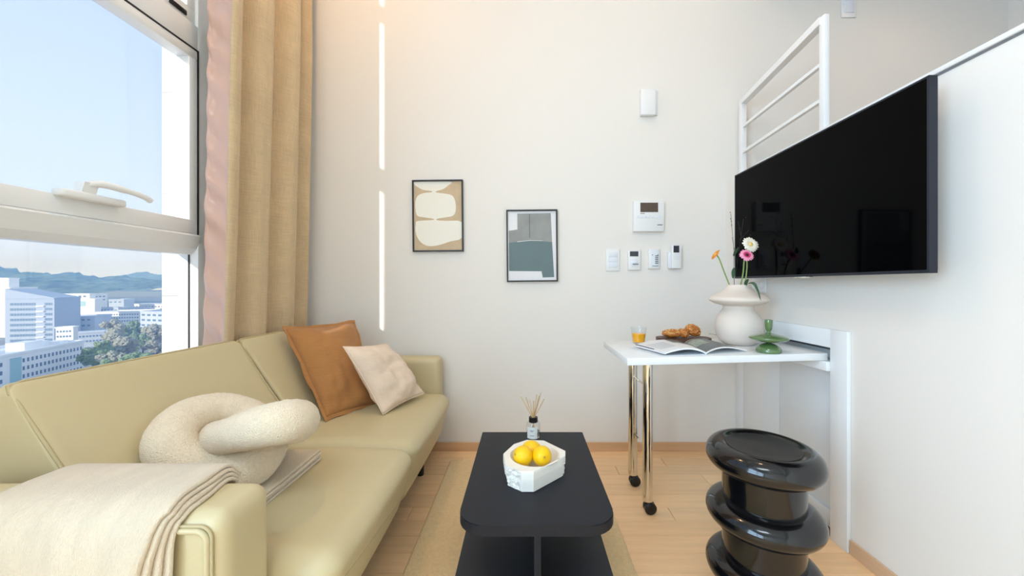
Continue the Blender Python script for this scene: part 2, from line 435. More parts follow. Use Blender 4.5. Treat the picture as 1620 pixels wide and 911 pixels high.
# handle on the sash bottom rail
hd = MB(); hd.box(-1.425, -1.385, 1.12, 1.30, 1.318, 1.342, bevel=0.006)
hd.rings([[Vector((x, y, z)) for x, y, z in r] for r in (
    [(-1.42, 1.17, 1.34), (-1.39, 1.17, 1.34), (-1.39, 1.21, 1.34), (-1.42, 1.21, 1.34)],
    [(-1.415, 1.175, 1.375), (-1.385, 1.175, 1.375), (-1.385, 1.215, 1.375), (-1.415, 1.215, 1.375)])])
hd.tube(spline([(-1.40, 1.185, 1.365), (-1.385, 1.22, 1.378), (-1.37, 1.29, 1.372), (-1.365, 1.345, 1.362), (-1.365, 1.362, 1.352)], 5), [0.012]*10+[0.010]*10+[0.008], 8)
hd.build('handle', M['plastic'], win, smooth=50)

# ---- window 2, beside it behind the frame's edge: the sun that strikes the back wall comes through it
win2 = tag(bpy.data.objects.new('window_2', None), kind='structure'); C.objects.link(win2); win2.location = (-1.46, 0.4, 0.95); LOC['window_2'] = Vector(win2.location)
box('jamb', M['frame'], win2, fx0, fx1, 0.77, 0.83, 0.95, 3.42)
box('sill', M['frame'], win2, fx0, fx1, 0.0, 0.77, 0.95, 1.09)
box('transom', M['frame'], win2, fx0, fx1, 0.0, 0.77, 2.085, 2.17)
box('transom', M['frame'], win2, fx0, fx1, 0.0, 0.77, 3.15, 3.20)
box('pane', M['glass'], win2, -1.470, -1.466, 0.0, 0.77, 1.09, 2.085)
box('pane', M['glass'], win2, -1.470, -1.466, 0.0, 0.77, 2.17, 3.15)
box('pane', M['glass'], win2, -1.470, -1.466, 0.0, 0.77, 3.20, 3.42)

# ---- added unseen window for fill light, kept from the sun by an added fin
fill_win = tag(bpy.data.objects.new('fill_window', None), kind='structure'); C.objects.link(fill_win); fill_win.location = (-1.46, -1.3, 0.55); LOC['fill_window'] = Vector(fill_win.location)
for y_ in (-2.45, -1.32, -0.18): box('jamb', M['frame'], fill_win, fx0, fx1, y_, y_+0.06, 0.55, 3.42)
for z_ in (0.55, 1.18, 2.08, 3.36): box('rail', M['frame'], fill_win, fx0-0.001, fx1-0.001, -2.45, -0.12, z_, z_+0.06)
box('pane', M['glass'], fill_win, -1.470, -1.466, -2.40, -0.15, 0.6, 3.38)

dl = bpy.data.lights.new('daylight_fill', 'AREA'); dl.shape = 'RECTANGLE'; dl.size = 1.7; dl.size_y = 2.2; dl.energy = FILL_POWER; dl.color = FILL_COLOUR  # area lamp added as fill in the rear window opening
dlo = bpy.data.objects.new('daylight_fill', dl); C.objects.link(dlo); dlo.location = (-1.53, -1.28, 1.45); dlo.rotation_euler = (0, -PI/2, 0)

# ---- ceiling lights out of view; the panel and the loft downlight are added fill
def area(name, loc, sx_, sy_, power, col, parent):
    d = bpy.data.lights.new(name, 'AREA'); d.shape = 'RECTANGLE'; d.size = sx_; d.size_y = sy_; d.energy = power; d.color = col
    o = bpy.data.objects.new(name, d); C.objects.link(o); o.location = loc; o.parent = parent
    return o
for (x, y, sx_, sy_, pw, lb) in ((-0.55, -0.9, 1.2, 0.6, FILL_PANEL_POWER, 'added white fill light panel on the unseen ceiling above the room'),):
    t = thing('fill_ceiling_light', lb, 'ceiling light', (x, y, ZC-0.05))  # unseen panel added to brighten the room
    box('frame', M['white_metal'], t, x-sx_/2-.02, x+sx_/2+.02, y-sy_/2-.02, y+sy_/2+.02, ZC-0.04, ZC)
    box('diffuser', M['fill_panel_white'], t, x-sx_/2, x+sx_/2, y-sy_/2, y+sy_/2, ZC-0.045, ZC-0.038)
    area('fill_panel_lamp', (0, 0, -0.01), sx_, sy_, pw, FILL_PANEL_COLOUR, t)
for (x, y, pw, lb) in ((-1.0, 1.55, DOWNLIGHT_POWER, 'round warm ceiling downlight nearest the window'), (0.65, 1.25, 0.5*DOWNLIGHT_POWER, 'round warm ceiling downlight nearest the television'),
                       (2.3, 1.7, 0.2*DOWNLIGHT_POWER, 'added round warm fill downlight above the loft')):  # loft downlight added to warm the back wall there
    zc = 2.95 if x > 1.5 else ZC
    t = thing('downlight', lb, 'ceiling light', (x, y, zc-0.02))
    MB().lathe([(0.075, zc-0.015), (0.075, zc), (0.055, zc), (0.055, zc-0.015)], x, y, 32, cap=False).build('trim_ring', M['white_metal'], t)
    MB().lathe([(0.055, zc-0.006), (0.055, zc-0.002)], x, y, 32).build('lens', M['lamp_warm'], t)
    d = bpy.data.lights.new('downlight_lamp', 'AREA'); d.shape = 'DISK'; d.size = 0.11; d.energy = pw; d.color = DOWNLIGHT_COLOUR
    o = bpy.data.objects.new('downlight_lamp', d); C.objects.link(o); o.parent = t; o.location = (0, 0, -0.005)

# ================================================================= SOFA
S = thing('sofa', 'olive beige leather sofa under the window along the left wall', 'sofa', (-0.9, 1.5, 0))
L_ = M['leather']
def bx_warp(x0, x1, y0, y1, z0, z1): return lambda u, v, w_: Vector((lerp(x0, x1, (u+1)/2), lerp(y0, y1, (v+1)/2), lerp(z0, z1, (w_+1)/2)))
SEATZ = 0.42
def seat(y0, y1, name):
    def wp(u, v, w_):
        x = lerp(-1.22, lerp(-0.50, -0.435, min(1, (w_+1)/1.7)), (u+1)/2)
        z = lerp(0.14, SEATZ, (w_+1)/2) - 0.012*max(0, u)**3*max(0, w_)
        return Vector((x, lerp(y0, y1, (v+1)/2), z))
    return MB().soft(wp, 0.39, (y1-y0)/2, 0.14, 0.058, 10, bulge=0.02).build(name, L_, S, smooth=True)
c1 = seat(0.862, 1.487, 'seat_cushion'); c2 = seat(1.490, 2.215, 'seat_cushion')
from mathutils.bvhtree import BVHTree
bvh = BVHTree.FromPolygons([v.co.copy() for v in c1.data.vertices], [tuple(p.vertices) for p in c1.data.polygons])
seam_pts, seam_pts2 = [], []
for k in range(25):
    t = k/24; y_, z_ = lerp(1.462, 0.90, t), lerp(0.305, 0.404, t**0.85)
    for dst, dz in ((seam_pts, 0.0), (seam_pts2, -0.005)):
        hit = bvh.ray_cast(Vector((0, y_, z_+dz))-LOC['sofa'], Vector((-1, 0, -0.15)))[0]
        if hit: dst.append(hit+LOC['sofa']+Vector((0.0004, 0, 0.0004)))
MB().tube(seam_pts, 0.0011, 6).build('seam', M['stitch'], c1)
MB().tube(seam_pts2, 0.0015, 6).build('seam', M['leather_trim'], c1)
box('base', M['black_leg'], S, -1.20, -0.53, 0.80, 2.25, 0.125, 0.16)
# arms
def arm(y0, y1, x1, ztop):
    a = MB().soft(bx_warp(-1.268, x1, y0, y1, 0.13, ztop), 0.37, (y1-y0)/2, 0.235, 0.034, 10, bulge=0.008).build('arm', L_, S, smooth=True)
    return a
a1 = arm(0.716, 0.860, -0.580, 0.605)
a2 = arm(2.216, 2.335, -0.507, 0.612)
# sewn front panel with welt on the outer side of the near arm
def rrect(x0, x1, z0, z1, r, y, n=6):
    out = []
    for cx, cz, a0 in ((x1-r, z1-r, 0), (x0+r, z1-r, 90), (x0+r, z0+r, 180), (x1-r, z0+r, 270)):
        for k in range(n+1):
            a = math.radians(a0+90*k/n); out.append((cx+r*math.cos(a), y, cz+r*math.sin(a)))
    return out
MB().tube(rrect(-1.24, -0.608, 0.17, 0.578, 0.02, 0.7135), 0.0058, 8, closed=True).build('welt', L_, a1, smooth=True)
MB().tube(rrect(-1.25, -0.600, 0.16, 0.586, 0.024, 0.7155), 0.0032, 6, closed=True).build('welt_outer_seam', M['leather_trim'], a1, smooth=True)  # thin darker seam line around the welt
# backrest sections: (front profile) leaning back
def back(y0, y1, name):
    def wp(u, v, w_):                                     # u: back(-1)..front(+1)  w: bottom..top
        t = (w_+1)/2
        xf = lerp(-0.96, -1.243, t) - 0.006*math.sin(PI*t) ; xb = -1.276
        z = lerp(0.40, 0.806, t)
        return Vector((lerp(xb, xf, (u+1)/2), lerp(y0, y1, (v+1)/2), z))
    return MB().soft(wp, 0.12, (y1-y0)/2, 0.20, 0.028, 12, bulge=0.0).build(name, L_, S, smooth=True)
def front_edge(y, n=14):
    pts = []
    for k in range(n+1):
        t = 0.02+0.95*k/n
        pts.append(Vector((lerp(-0.96, -1.243, t)-0.006*math.sin(PI*t)-0.006, y, lerp(0.40, 0.806, t))))
    return pts
b1 = back(0.895, 1.626, 'back_cushion'); b2 = back(1.632, 1.95, 'back_cushion')
for b, y0, y1 in ((b1, 0.900, 1.621), (b2, 1.637, 1.944)):
    e0, e1 = front_edge(y0), front_edge(y1)
    top = [Vector((-1.262, lerp(y0, y1, k/10), 0.807)) for k in range(11)]
    MB().tube(spline(e0[:-1]+[Vector((-1.256, y0+0.006, 0.802))]+top[1:-1]+[Vector((-1.256, y1-0.006, 0.802))]+e1[:-1][::-1], 2), 0.0042, 6).build('piping', M['leather_trim'], b, smooth=True)
MB().soft(bx_warp(-1.272, -1.05, 1.955, 2.215, 0.40, 0.62), 0.11, 0.14, 0.11, 0.03, 6).build('corner_back', L_, S, smooth=True)
box('back_frame', L_, S, -1.272, -1.22, 0.94, 2.22, 0.14, 0.60, bevel=0.01)
for x, y in ((-0.575, 2.06), (-0.60, 0.80), (-1.20, 2.20), (-1.20, 0.80)):
    MB().lathe([(0.018, 0.0), (0.022, 0.13)], x, y, 20).build('leg', M['black_leg'], S, smooth=40)

# ---- cushions on the sofa
def cushion(name, label, c, th, m, nrm, flange=0.0, seed=0, pinch=0.06):
    tl, tr, br, bl = [Vector(p) for p in c]
    ctr = (tl+tr+br+bl)/4; N = ((tr-tl).cross(bl-tl)).normalized()
    if N.dot(Vector(nrm)) < 0: N = -N
    o = thing(name, label, 'cushion', (ctr.x, ctr.y, min(p.z for p in (tl, tr, br, bl))))
    def pos(u, v, s):
        a = u*2-1; b = v*2-1
        a2 = a*(1-pinch*(1-b*b)*abs(a)); b2 = b*(1-pinch*(1-a*a)*abs(b))
        u2, v2 = (a2+1)/2, (b2+1)/2
        p = tl*(1-u2)*(1-v2)+tr*u2*(1-v2)+br*u2*v2+bl*(1-u2)*v2
        h = ((1-abs(a)**2.4)*(1-abs(b)**2.4))**0.62
        nz = noise.noise(Vector((u*3+seed, v*3, s*2)))*0.010 + noise.noise(Vector((u*7+seed, v*9, 5+s)))*0.006
        fold = 0.006*math.sin((u*0.8+v*1.6+seed)*9+2*noise.noise(Vector((u*3, v*3, seed))))*max(0, (v-0.45))*2
        return p+N*s*(th*h + (nz*1.5+fold*1.4)*min(1, h*2.5))
    mb = MB(); n = 34
    for s in (1, -1): mb.grid(lambda u, v: pos(u, v, s), n, n)
    bmesh.ops.remove_doubles(mb.bm, verts=mb.bm.verts, dist=0.0004)
    body = mb.build('cover', m, o, smooth=True)
    edge = []
    for k in range(40):
        t = k/10
        if t < 1: uv = (t, 0)
        elif t < 2: uv = (1, t-1)
        elif t < 3: uv = (3-t, 1)
        else: uv = (0, 4-t)
        edge.append(pos(*uv, 1))
    if flange:
        cc = ctr; fl = MB(); m2 = len(edge); ins, outs = [], []
        for k, p in enumerate(edge):
            d = (p-cc); d -= N*d.dot(N); d = d.normalized()
            wv = 0.004*math.sin(k*2.1+seed)
            ins.append(p-d*0.006); outs.append(p+d*flange*(1+0.25*math.sin(k*1.7)) + N*wv)
        rr = []
        for i in range(m2): rr.append([ins[i]+N*0.003, outs[i]+N*0.0025, outs[i]-N*0.0025, ins[i]-N*0.003])
        rr.append(rr[0]); fl.rings(rr, cap=False)
        fl.build('flange', m, o, smooth=30)
    else:
        MB().tube(edge, 0.0032, 6, closed=True).build('seam_edge', m, o, smooth=True)
    return o
cushion('cushion', 'brown linen cushion with a flanged edge leaning in the sofa corner', (P(450, 520, 1.86), P(560, 509, 2.16), P(600, 640, 1.98), P(516, 662, 1.715)), 0.075, M['brown'], (0.6, -1, 0.3), 0.016, 1)
cushion('cushion', 'blush white linen cushion leaning against the brown cushion', (P(543, 548, 1.80), P(612, 543, 2.06), P(671, 622, 2.08), P(606, 656, 1.79)), 0.07, M['pink'], (0.7, -1, 0.3), 0.0, 4)

# ---- knot cushion: two linked stuffed loops
K = thing('knot_cushion', 'cream boucle knot cushion resting on the sofa seat', 'cushion', (-0.85, 1.12, SEATZ))
def fat(path, rads, name, n=14, seed=0):
    pts = spline(path, n, closed=True); L = len(pts); m_ = len(path)
    rr = []
    for i in range(L):
        a = i/n; k = int(a); t = a-k; t = t*t*(3-2*t)
        rr.append(lerp(rads[k % m_], rads[(k+1) % m_], t))
    mb = MB().tube(pts, rr, 44, closed=True)
    mb.bm.normal_update()
    bmesh.ops.recalc_face_normals(mb.bm, faces=mb.bm.faces); mb.bm.normal_update()
    for v in mb.bm.verts:
        q = v.co*95
        v.co += v.normal*(0.0022*noise.noise(q+Vector((seed, 0, 0))) + 0.0010*noise.noise(q*2.3))
    return mb.build(name, M['boucle'], K, smooth=True)
fat([P(398, 662, 1.27), P(348, 650, 1.24), P(296, 664, 1.16), P(270, 697, 1.09), P(291, 733, 1.07), P(342, 748, 1.08), P(396, 738, 1.10), P(424, 700, 1.20)],
    [0.056, 0.058, 0.062, 0.064, 0.062, 0.060, 0.060, 0.056], 'loop', seed=2)
fat([P(362, 689, 1.09), P(415, 674, 1.035), P(452, 667, 1.05), P(470, 666, 1.11), P(462, 672, 1.20), P(428, 684, 1.31), P(375, 690, 1.30), P(343, 692, 1.19)],
    [0.050, 0.056, 0.060, 0.060, 0.056, 0.050, 0.050, 0.050], 'loop', seed=9)

# ---- throw blanket: folded layers over the near arm and along the seat
T = thing('throw_blanket', 'ivory wool throw folded over the near sofa arm', 'blanket', (-0.85, 0.85, SEATZ))
core = [(1.335, SEATZ+0.004), (1.20, SEATZ+0.002), (1.0, SEATZ+0.002), (0.905, SEATZ+0.003), (0.872, SEATZ+0.03), (0.868, 0.50), (0.868, 0.58), (0.850, 0.602), (0.80, 0.606), (0.76, 0.606), (0.728, 0.600), (0.708, 0.570), (0.705, 0.50), (0.704, 0.40), (0.703, 0.30), (0.703, 0.12)]
NL, TH = 4, 0.0092
pts2 = [Vector((0, a, b)) for a, b in core]
for k in range(NL):
    path = []
    off = 0.0045+TH*k
    sm = spline(pts2, 5); n = len(sm)
    for i, p in enumerate(sm):
        tg = (sm[min(n-1, i+1)]-sm[max(0, i-1)]).normalized(); nn = Vector((0, tg.z, -tg.y))
        if nn.y > 0 and p.y < 0.70: nn = -nn
        path.append((p, tg, Vector((0, -tg.z, tg.y)) if Vector((0, -tg.z, tg.y)).dot(Vector((0, -0.2, 1)) if p.z > 0.43 or p.y > 0.9 else Vector((0, 1, 1))) > 0 else Vector((0, tg.z, -tg.y))))
    rings_ = []
    for i, (p, tg, nn) in enumerate(path):
        f = i/(n-1)
        if p.y < 0.71: nn = Vector((0, -1, 0)) if p.z < 0.57 else Vector((0, -1, 0.9)).normalized()
        if 0.860 < p.y < 0.885 and p.z > 0.44: nn = Vector((0, 1, 0.15)).normalized()
        if p.y >= 0.885: nn = Vector((0, 0, 1))
        hang = max(0, min(1, (0.62-p.z)/0.30)) if p.y < 0.72 else 0
        onseat = 1 if p.y > 0.9 else 0
        xr = lerp(-0.672, -0.655, 0 if onseat else min(1, max(0, (0.88-p.y)/0.1)))
        if onseat: xr = lerp(-0.735, -0.728, (p.y-0.9)/0.43)
        elif p.y > 0.86: xr = lerp(-0.735, -0.665, max(0, min(1, (p.z-0.43)/0.17)))
        fan = (0.014, 0.014)[0]*k*(0.35+1.45*hang) if not onseat else 0.004*(k % 2)
        xr = xr - 0.022*hang - fan + 0.004*noise.noise(Vector((k*3, i*0.12, 0)))
        xl = (-0.90 if onseat else -1.035) + 0.006*noise.noise(Vector((k*5+9, i*0.15, 0))) - (0.03 if k == NL-1 else 0)*hang
        if onseat: xl = lerp(-1.0, -0.885, min(1, (p.y-0.9)/0.4))
        wob = 0.006*hang
        ring = []; m_ = 26
        h = TH*0.47
        for q in range(m_+1):
            u = q/m_; x = lerp(xl+h, xr-h, u)
            w2 = wob*math.sin(x*48+1.3*k)*(1 if k > 0 else 0.3)
            ring.append(p + nn*(off+h+w2) + Vector((x, 0, 0)))
        ring.append(p + nn*(off+h*0.7)+Vector((xr-h*0.2, 0, 0))); ring.append(p+nn*off+Vector((xr, 0, 0))); ring.append(p + nn*(off-h*0.7)+Vector((xr-h*0.2, 0, 0)))
        for q in range(m_, -1, -1):
            u = q/m_; x = lerp(xl+h, xr-h, u)
            w2 = wob*math.sin(x*48+1.3*k)*(1 if k > 0 else 0.3)
            ring.append(p + nn*(off-h+w2*0.9) + Vector((x, 0, 0)))
        ring.append(p+nn*off+Vector((xl, 0, 0)))
        rings_.append(ring)
    MB().rings(rings_).build('fold', M['throw'], T, smooth=60)

# ================================================================= CURTAIN
CU = thing('curtain', 'floor length beige linen curtain with pink lining gathered beside the window', 'curtain', (-1.32, 1.9, 0.03))
def curtain_sheet(plan, off, name, m, wr_=0.0):
    pts = spline([Vector((a, b, 0)) for a, b in plan], 7); n = len(pts); L = 60
    def fn(u, v):
        i = u*(n-1); k = min(n-2, int(i)); p = pts[k].lerp(pts[k+1], i-k)
        tg = (pts[k+1]-pts[k]).normalized(); nn = Vector((tg.y, -tg.x, 0))
        z = lerp(0.04, 3.45, v)
        gather = 1-0.10*v
        q = p + nn*off; low = max(0, min(1, (2.4-z)/1.6)); q.x = -1.375 + (q.x+1.375)*lerp(1.62, 1.12, low)*(1 if z > 0.8 else max(0.9, 1-(0.8-z)*1.5))
        x = -1.335+(q.x+1.335)*(1-0.10*max(0, v-0.3)) + 0.004*noise.noise(Vector((u*6, z*0.9, 1)))
        yy = q.y + 0.006*noise.noise(Vector((u*5, z*0.8, 7)))
        if wr_:
            d = wr_*(math.sin((z*1.0+u*0.12)*44+3*noise.noise(Vector((0.3, z*2.2, 2)))) * (0.5+0.5*noise.noise(Vector((4, z*3.1, 0))))) * math.sin(PI*min(1, u*1.0))
            yy += d
            x -= 0.0
            if u < 0.6: x += (0.6-u)*(-0.012+0.085*v + 0.016*noise.noise(Vector((0, z*2.6, 3))))
        return Vector((x, yy, z))
    mb = MB().grid(fn, 7*(len(plan)-1), L if not wr_ else 220)
    o = mb.build(name, m, CU, smooth=True, fix=False)
    md = o.modifiers.new('thickness', 'SOLIDIFY'); md.thickness = 0.002; md.offset = 0
    return o
curtain_sheet([(-1.375, 1.60), (-1.365, 1.587), (-1.345, 1.59), (-1.31, 1.592), (-1.288, 1.588)], 0, 'lining', M['lining'], 0.022)
curtain_sheet([(-1.289, 1.585), (-1.282, 1.587), (-1.278, 1.60), (-1.281, 1.625), (-1.290, 1.638), (-1.345, 1.652), (-1.335, 1.70), (-1.290, 1.76), (-1.2815, 1.80), (-1.281, 1.83), (-1.295, 1.845), (-1.350, 1.862), (-1.335, 1.92),
               (-1.290, 1.99), (-1.2815, 2.03), (-1.284, 2.055), (-1.30, 2.068), (-1.350, 2.085), (-1.330, 2.15), (-1.306, 2.21), (-1.310, 2.235), (-1.335, 2.27)], 0, 'linen_panel', M['linen'])

# ================================================================= RUG
rug = MB()
def rug_top(u, v):
    x, y = lerp(-0.442, 0.408, u), lerp(0.30, 2.215, v)
    ed = min(u, 1-u, v, 1-v); k = min(1, ed*150)
    j = 0.003*noise.noise(Vector((x*70, y*70, 3)))
    z = 0.0125*k**0.5 + 0.0022*noise.noise(Vector((x*55, y*55, 0)))*k + 0.0015*noise.noise(Vector((x*14, y*14, 5)))*k
    return Vector((x + (j if ed < 0.02 else 0), y + (j if ed < 0.02 else 0), max(0.001, z)))
rug.grid(rug_top, 120, 240)
tag(rug.build('rug', M['rug'], smooth=True, loc=(0, 1.2, 0), fix=False), 'beige short pile rug under the black coffee table', 'rug')

# ================================================================= COFFEE TABLE
ct = thing('coffee_table', 'matt black two tier coffee table standing on the rug', 'coffee table', (0.02, 1.33, 0.012))
tx0, tx1, ty0, ty1, tz = -0.186, 0.255, 1.006, 1.646, 0.400
def top_poly(x0, x1, y0, y1, r):
    out = [(x1, y1), (x0, y1)]
    for k in range(9): a = PI + PI/2*k/8; out.append((x0+r+r*math.cos(a), y0+r+r*math.sin(a)))
    for k in range(9): a = 1.5*PI + PI/2*k/8; out.append((x1-r+r*math.cos(a), y0+r+r*math.sin(a)))
    return out
tb = MB().prism(top_poly(tx0, tx1, ty0, ty1, 0.075), tz-0.030, tz)
bmesh.ops.bevel(tb.bm, geom=[ed for ed in tb.bm.edges if abs(ed.verts[0].co.z-ed.verts[1].co.z) < 1e-6], offset=0.0025, segments=2, affect='EDGES')
tb.build('tabletop', M['table_black'], ct, smooth=35)
box('centre_panel', M['table_black'], ct, 0.0265, 0.0455, 1.035, 1.62, 0.065, 0.370, bevel=0.001)
lower = MB().prism(top_poly(-0.210, 0.268, 1.02, ty1+0.01, 0.05), 0.145, 0.170)
lower.build('lower_shelf', M['table_dark'], ct, smooth=35)
box('base_panel', M['table_dark'], ct, -0.12, 0.19, 1.10, 1.60, 0.013, 0.065, bevel=0.002)

# ---- stone bowl
B = thing('bowl', 'chunky white plaster bowl with chipped faceted sides on the coffee table', 'bowl', (0.035, 1.278, tz))
hexp = [(-0.074, 1.285), (-0.040, 1.362), (0.008, 1.400), (0.072, 1.394), (0.144, 1.305), (0.140, 1.268), (0.028, 1.160), (-0.012, 1.160), (-0.062, 1.198)]
NB = 200; cx, cy = 0.035, 1.278
def poly_r(a):
    d = Vector((math.cos(a), math.sin(a))); best = None
    for i in range(len(hexp)):
        p = Vector(hexp[i])-Vector((cx, cy)); q = Vector(hexp[(i+1) % len(hexp)])-Vector((cx, cy)); e_ = q-p
        den = d.x*e_.y-d.y*e_.x
        if abs(den) < 1e-9: continue
        t = (p.x*e_.y-p.y*e_.x)/den; s_ = (p.x*d.y-p.y*d.x)/den
        if t > 0 and -1e-6 <= s_ <= 1+1e-6: best = t if best is None else min(best, t)
    return best or 0.1
def bowl_ring(scale, z, rough=0.0, inner=None):
    out = []
    for k in range(NB):
        a = 2*PI*k/NB; r = inner if inner else poly_r(a)*scale
        p = Vector((cx+r*math.cos(a), cy+r*math.sin(a), z))
        if rough:
            deg = math.degrees(a) % 360
            ch = max(0, 1-abs(deg-216)/34)*1.6 + max(0, 1-min(abs(deg-5), abs(deg-365))/16)*1.5
            ch = min(1, ch*(1.6 if noise.noise(p*30+Vector((9, 0, 0))) > -0.25 else 0.4))
            g = abs(noise.noise(p*42))*1.3+0.8*abs(noise.noise(p*95))+0.35*noise.noise(p*210)
            p -= Vector((math.cos(a), math.sin(a), 0))*ch*rough*(0.002+0.013*g)
        out.append(p)
    return out
zr = 0.468
bw = MB()
bw.rings([bowl_ring(0.93, tz+0.0005, 0.3)] + [bowl_ring(lerp(0.95, 1.0, min(1, t*1.6)), lerp(tz+0.002, zr-0.004, t), 1.0 if t < .93 else 0.5) for t in [k/26 for k in range(27)]] + [bowl_ring(0.985, zr), bowl_ring(0, zr-0.001, inner=0.085), bowl_ring(0, zr-0.008, inner=0.080), bowl_ring(0, zr-0.03, inner=0.070), bowl_ring(0, zr-0.046, inner=0.05), bowl_ring(0, zr-0.052, inner=0.015)])
bw.build('bowl_body', M['stone'], B, smooth=28)

def lemon(label, loc, rot):
    o = thing('lemon', label, 'lemon', loc, rot, 'lemons in the bowl')
    prof = []
    for k in range(25):
        a = -PI/2+PI*k/24; z = 0.036*math.sin(a); r = 0.0325*math.cos(a)
        tip = max(0, abs(math.sin(a))-0.93)/0.07
        z += math.copysign(0.0065*tip**1.5, z); r = max(r, 0.0007)
        prof.append((r*(1-0.10*tip), z))
    MB().lathe(prof, 0, 0, 32).build('peel', M['lemon'], o, smooth=True, local=True)
    MB().lathe([(0.0042, 0.0415), (0.0035, 0.0435), (0.001, 0.0438)], 0, 0, 10).build('stem_end', M['lemon_tip'], o, local=True)
    return o
l0 = lemon('left of the two yellow lemons at the front of the bowl', P(827.5, 721, 1.262), (1.15, 0, -0.75))
def dup(o, loc, rot, label, group=None):
    c = o.copy(); C.objects.link(c); c.location = loc; c.rotation_euler = rot; c['label'] = label
    if group: c['group'] = group
    for ch in list(o.children):
        d = ch.copy(); C.objects.link(d); d.parent = c
        for g in ch.children: q = g.copy(); C.objects.link(q); q.parent = d
    return c
dup(l0, P(857.5, 721, 1.262), (1.25, 0, 0.15), 'right of the two yellow lemons at the front of the bowl')
dup(l0, P(840.5, 712, 1.315), (0.4, 1.5, 0.3), 'yellow lemon behind the other two in the bowl')

# ---- reed diffuser
ry, rx = 1.575, 0.0365
R_ = thing('reed_diffuser', 'clear glass reed diffuser with black collar at the back of the coffee table', 'diffuser', (rx, ry, tz))
MB().lathe([(0.029, tz), (0.0305, tz+0.003), (0.0305, tz+0.062), (0.027, tz+0.070), (0.017, tz+0.075), (0.0165, tz+0.080), (0.014, tz+0.080), (0.0145, tz+0.074), (0.0245, tz+0.067), (0.027, tz+0.060), (0.027, tz+0.006), (0.001, tz+0.005)], rx, ry, 36).build('bottle', M['glass_clear'], R_, smooth=50)
MB().lathe([(0.0265, tz+0.0065), (0.0265, tz+0.032), (0.001, tz+0.032)], rx, ry, 32).build('oil', M['liquid'], R_, smooth=40)
MB().lathe([(0.0185, tz+0.071), (0.0185, tz+0.091), (0.010, tz+0.091), (0.010, tz+0.082)], rx, ry, 32, cap=False).build('collar', M['black'], R_, smooth=40)
lab = MB().grid(lambda u, v: Vector((rx+0.0309*math.sin(lerp(-0.95, 0.55, u)), ry-0.0309*math.cos(lerp(-0.95, 0.55, u)), lerp(tz+0.010, tz+0.058, v))), 14, 2).build('label', M['label'], R_, smooth=True)
lk = MB()
for z0, a0, a1_ in ((0.043, -0.5, 0.05), (0.039, -0.4, -0.05), (0.022, -0.5, 0.1)):
    lk.grid(lambda u, v: Vector((rx+0.0311*math.sin(lerp(a0, a1_, u)), ry-0.0311*math.cos(lerp(a0, a1_, u)), tz+z0+0.0018*v)), 6, 1)
lk.build('print', M['ink'], lab)
for (ex, ey, dy) in ((824, 627, 0.0), (832, 628, 0.02), (838, 632, 0.03), (849, 624, 0.0), (853, 626, 0.03), (861, 631, -0.02), (856, 621, 0.04), (844, 634, -0.03)):
    q = P(ex, ey, ry+dy)
    MB().tube([Vector((rx+(q.x-rx)*-0.25, ry-dy*0.3, tz+0.01)), Vector((rx+(q.x-rx)*0.12, ry+dy*0.12, tz+0.092)), q], 0.0017, 6).build('reed', M['reed'], R_)

# ================================================================= PICTURES
def picture(label, px0, px1, py0, py1, tilt, art):
    Y = D-0.008
    a, b = P(px0, py0, Y), P(px1, py1, Y)
    cx, cz, w_, h_ = (a.x+b.x)/2, (a.z+b.z)/2, b.x-a.x, a.z-b.z
    o = thing('framed_picture', label, 'picture', (cx, D, cz), (0, -tilt, 0))
    fr = 0.0085
    f = MB()
    for x0, x1, z0, z1 in ((-w_/2, w_/2, h_/2-fr, h_/2), (-w_/2, w_/2, -h_/2, -h_/2+fr), (-w_/2, -w_/2+fr, -h_/2+fr, h_/2-fr), (w_/2-fr, w_/2, -h_/2+fr, h_/2-fr)):
        f.box(x0, x1, -0.020, -0.001, z0, z1)
    f.build('frame', M['picture_frame'], o, local=True)
    iw, ih = w_-2*fr, h_-2*fr
    def poly(pts, depth, m, name, par):
        MB().prism([(lerp(-iw/2, iw/2, u), lerp(ih/2, -ih/2, v)) for u, v in pts], -depth, -depth+0.0004, lambda p, q, c: (p, c, q)).build(name, m, par, local=True)
    sheet = box('print_sheet', art[0], o, -iw/2, iw/2, -0.010, -0.002, -ih/2, ih/2, local=True)
    for nm, m, pts, dp in art[1]: poly(pts, 0.0105+dp, m, nm, sheet)
    return o
def norm(pts, x0, y0, x1, y1): return [((x-x0)/(x1-x0), (y-y0)/(y1-y0)) for x, y in pts]
def smooth_poly(pts, n=4):
    return [(p.x, p.y) for p in spline([Vector((a, b, 0)) for a, b in pts], n, closed=True)]
q1 = (160, 125, 503, 618)
A_ = norm([(163, 126), (420, 126), (405, 155), (370, 180), (325, 194), (322, 204), (420, 220), (450, 250), (460, 300), (455, 350), (430, 375), (370, 385), (325, 393), (328, 403), (400, 408), (502, 418),
           (502, 530), (420, 555), (340, 580), (270, 588), (220, 570), (185, 530), (170, 480), (172, 430), (185, 407), (290, 401), (297, 392), (230, 381), (185, 370), (172, 330), (170, 270), (190, 225), (240, 206), (288, 202), (285, 193), (230, 185), (190, 165), (165, 145)], *q1)
picture('abstract print of stacked cream shapes on beige in a thin black frame', 653, 733, 285, 398, 0.010,
        (M['art_beige'], [('cream_shape', M['art_cream'], [(max(0, min(1, u)), max(0, min(1, v))) for u, v in smooth_poly(A_, 3)], 0.0)]))
q2 = (838, 335, 1185, 835)
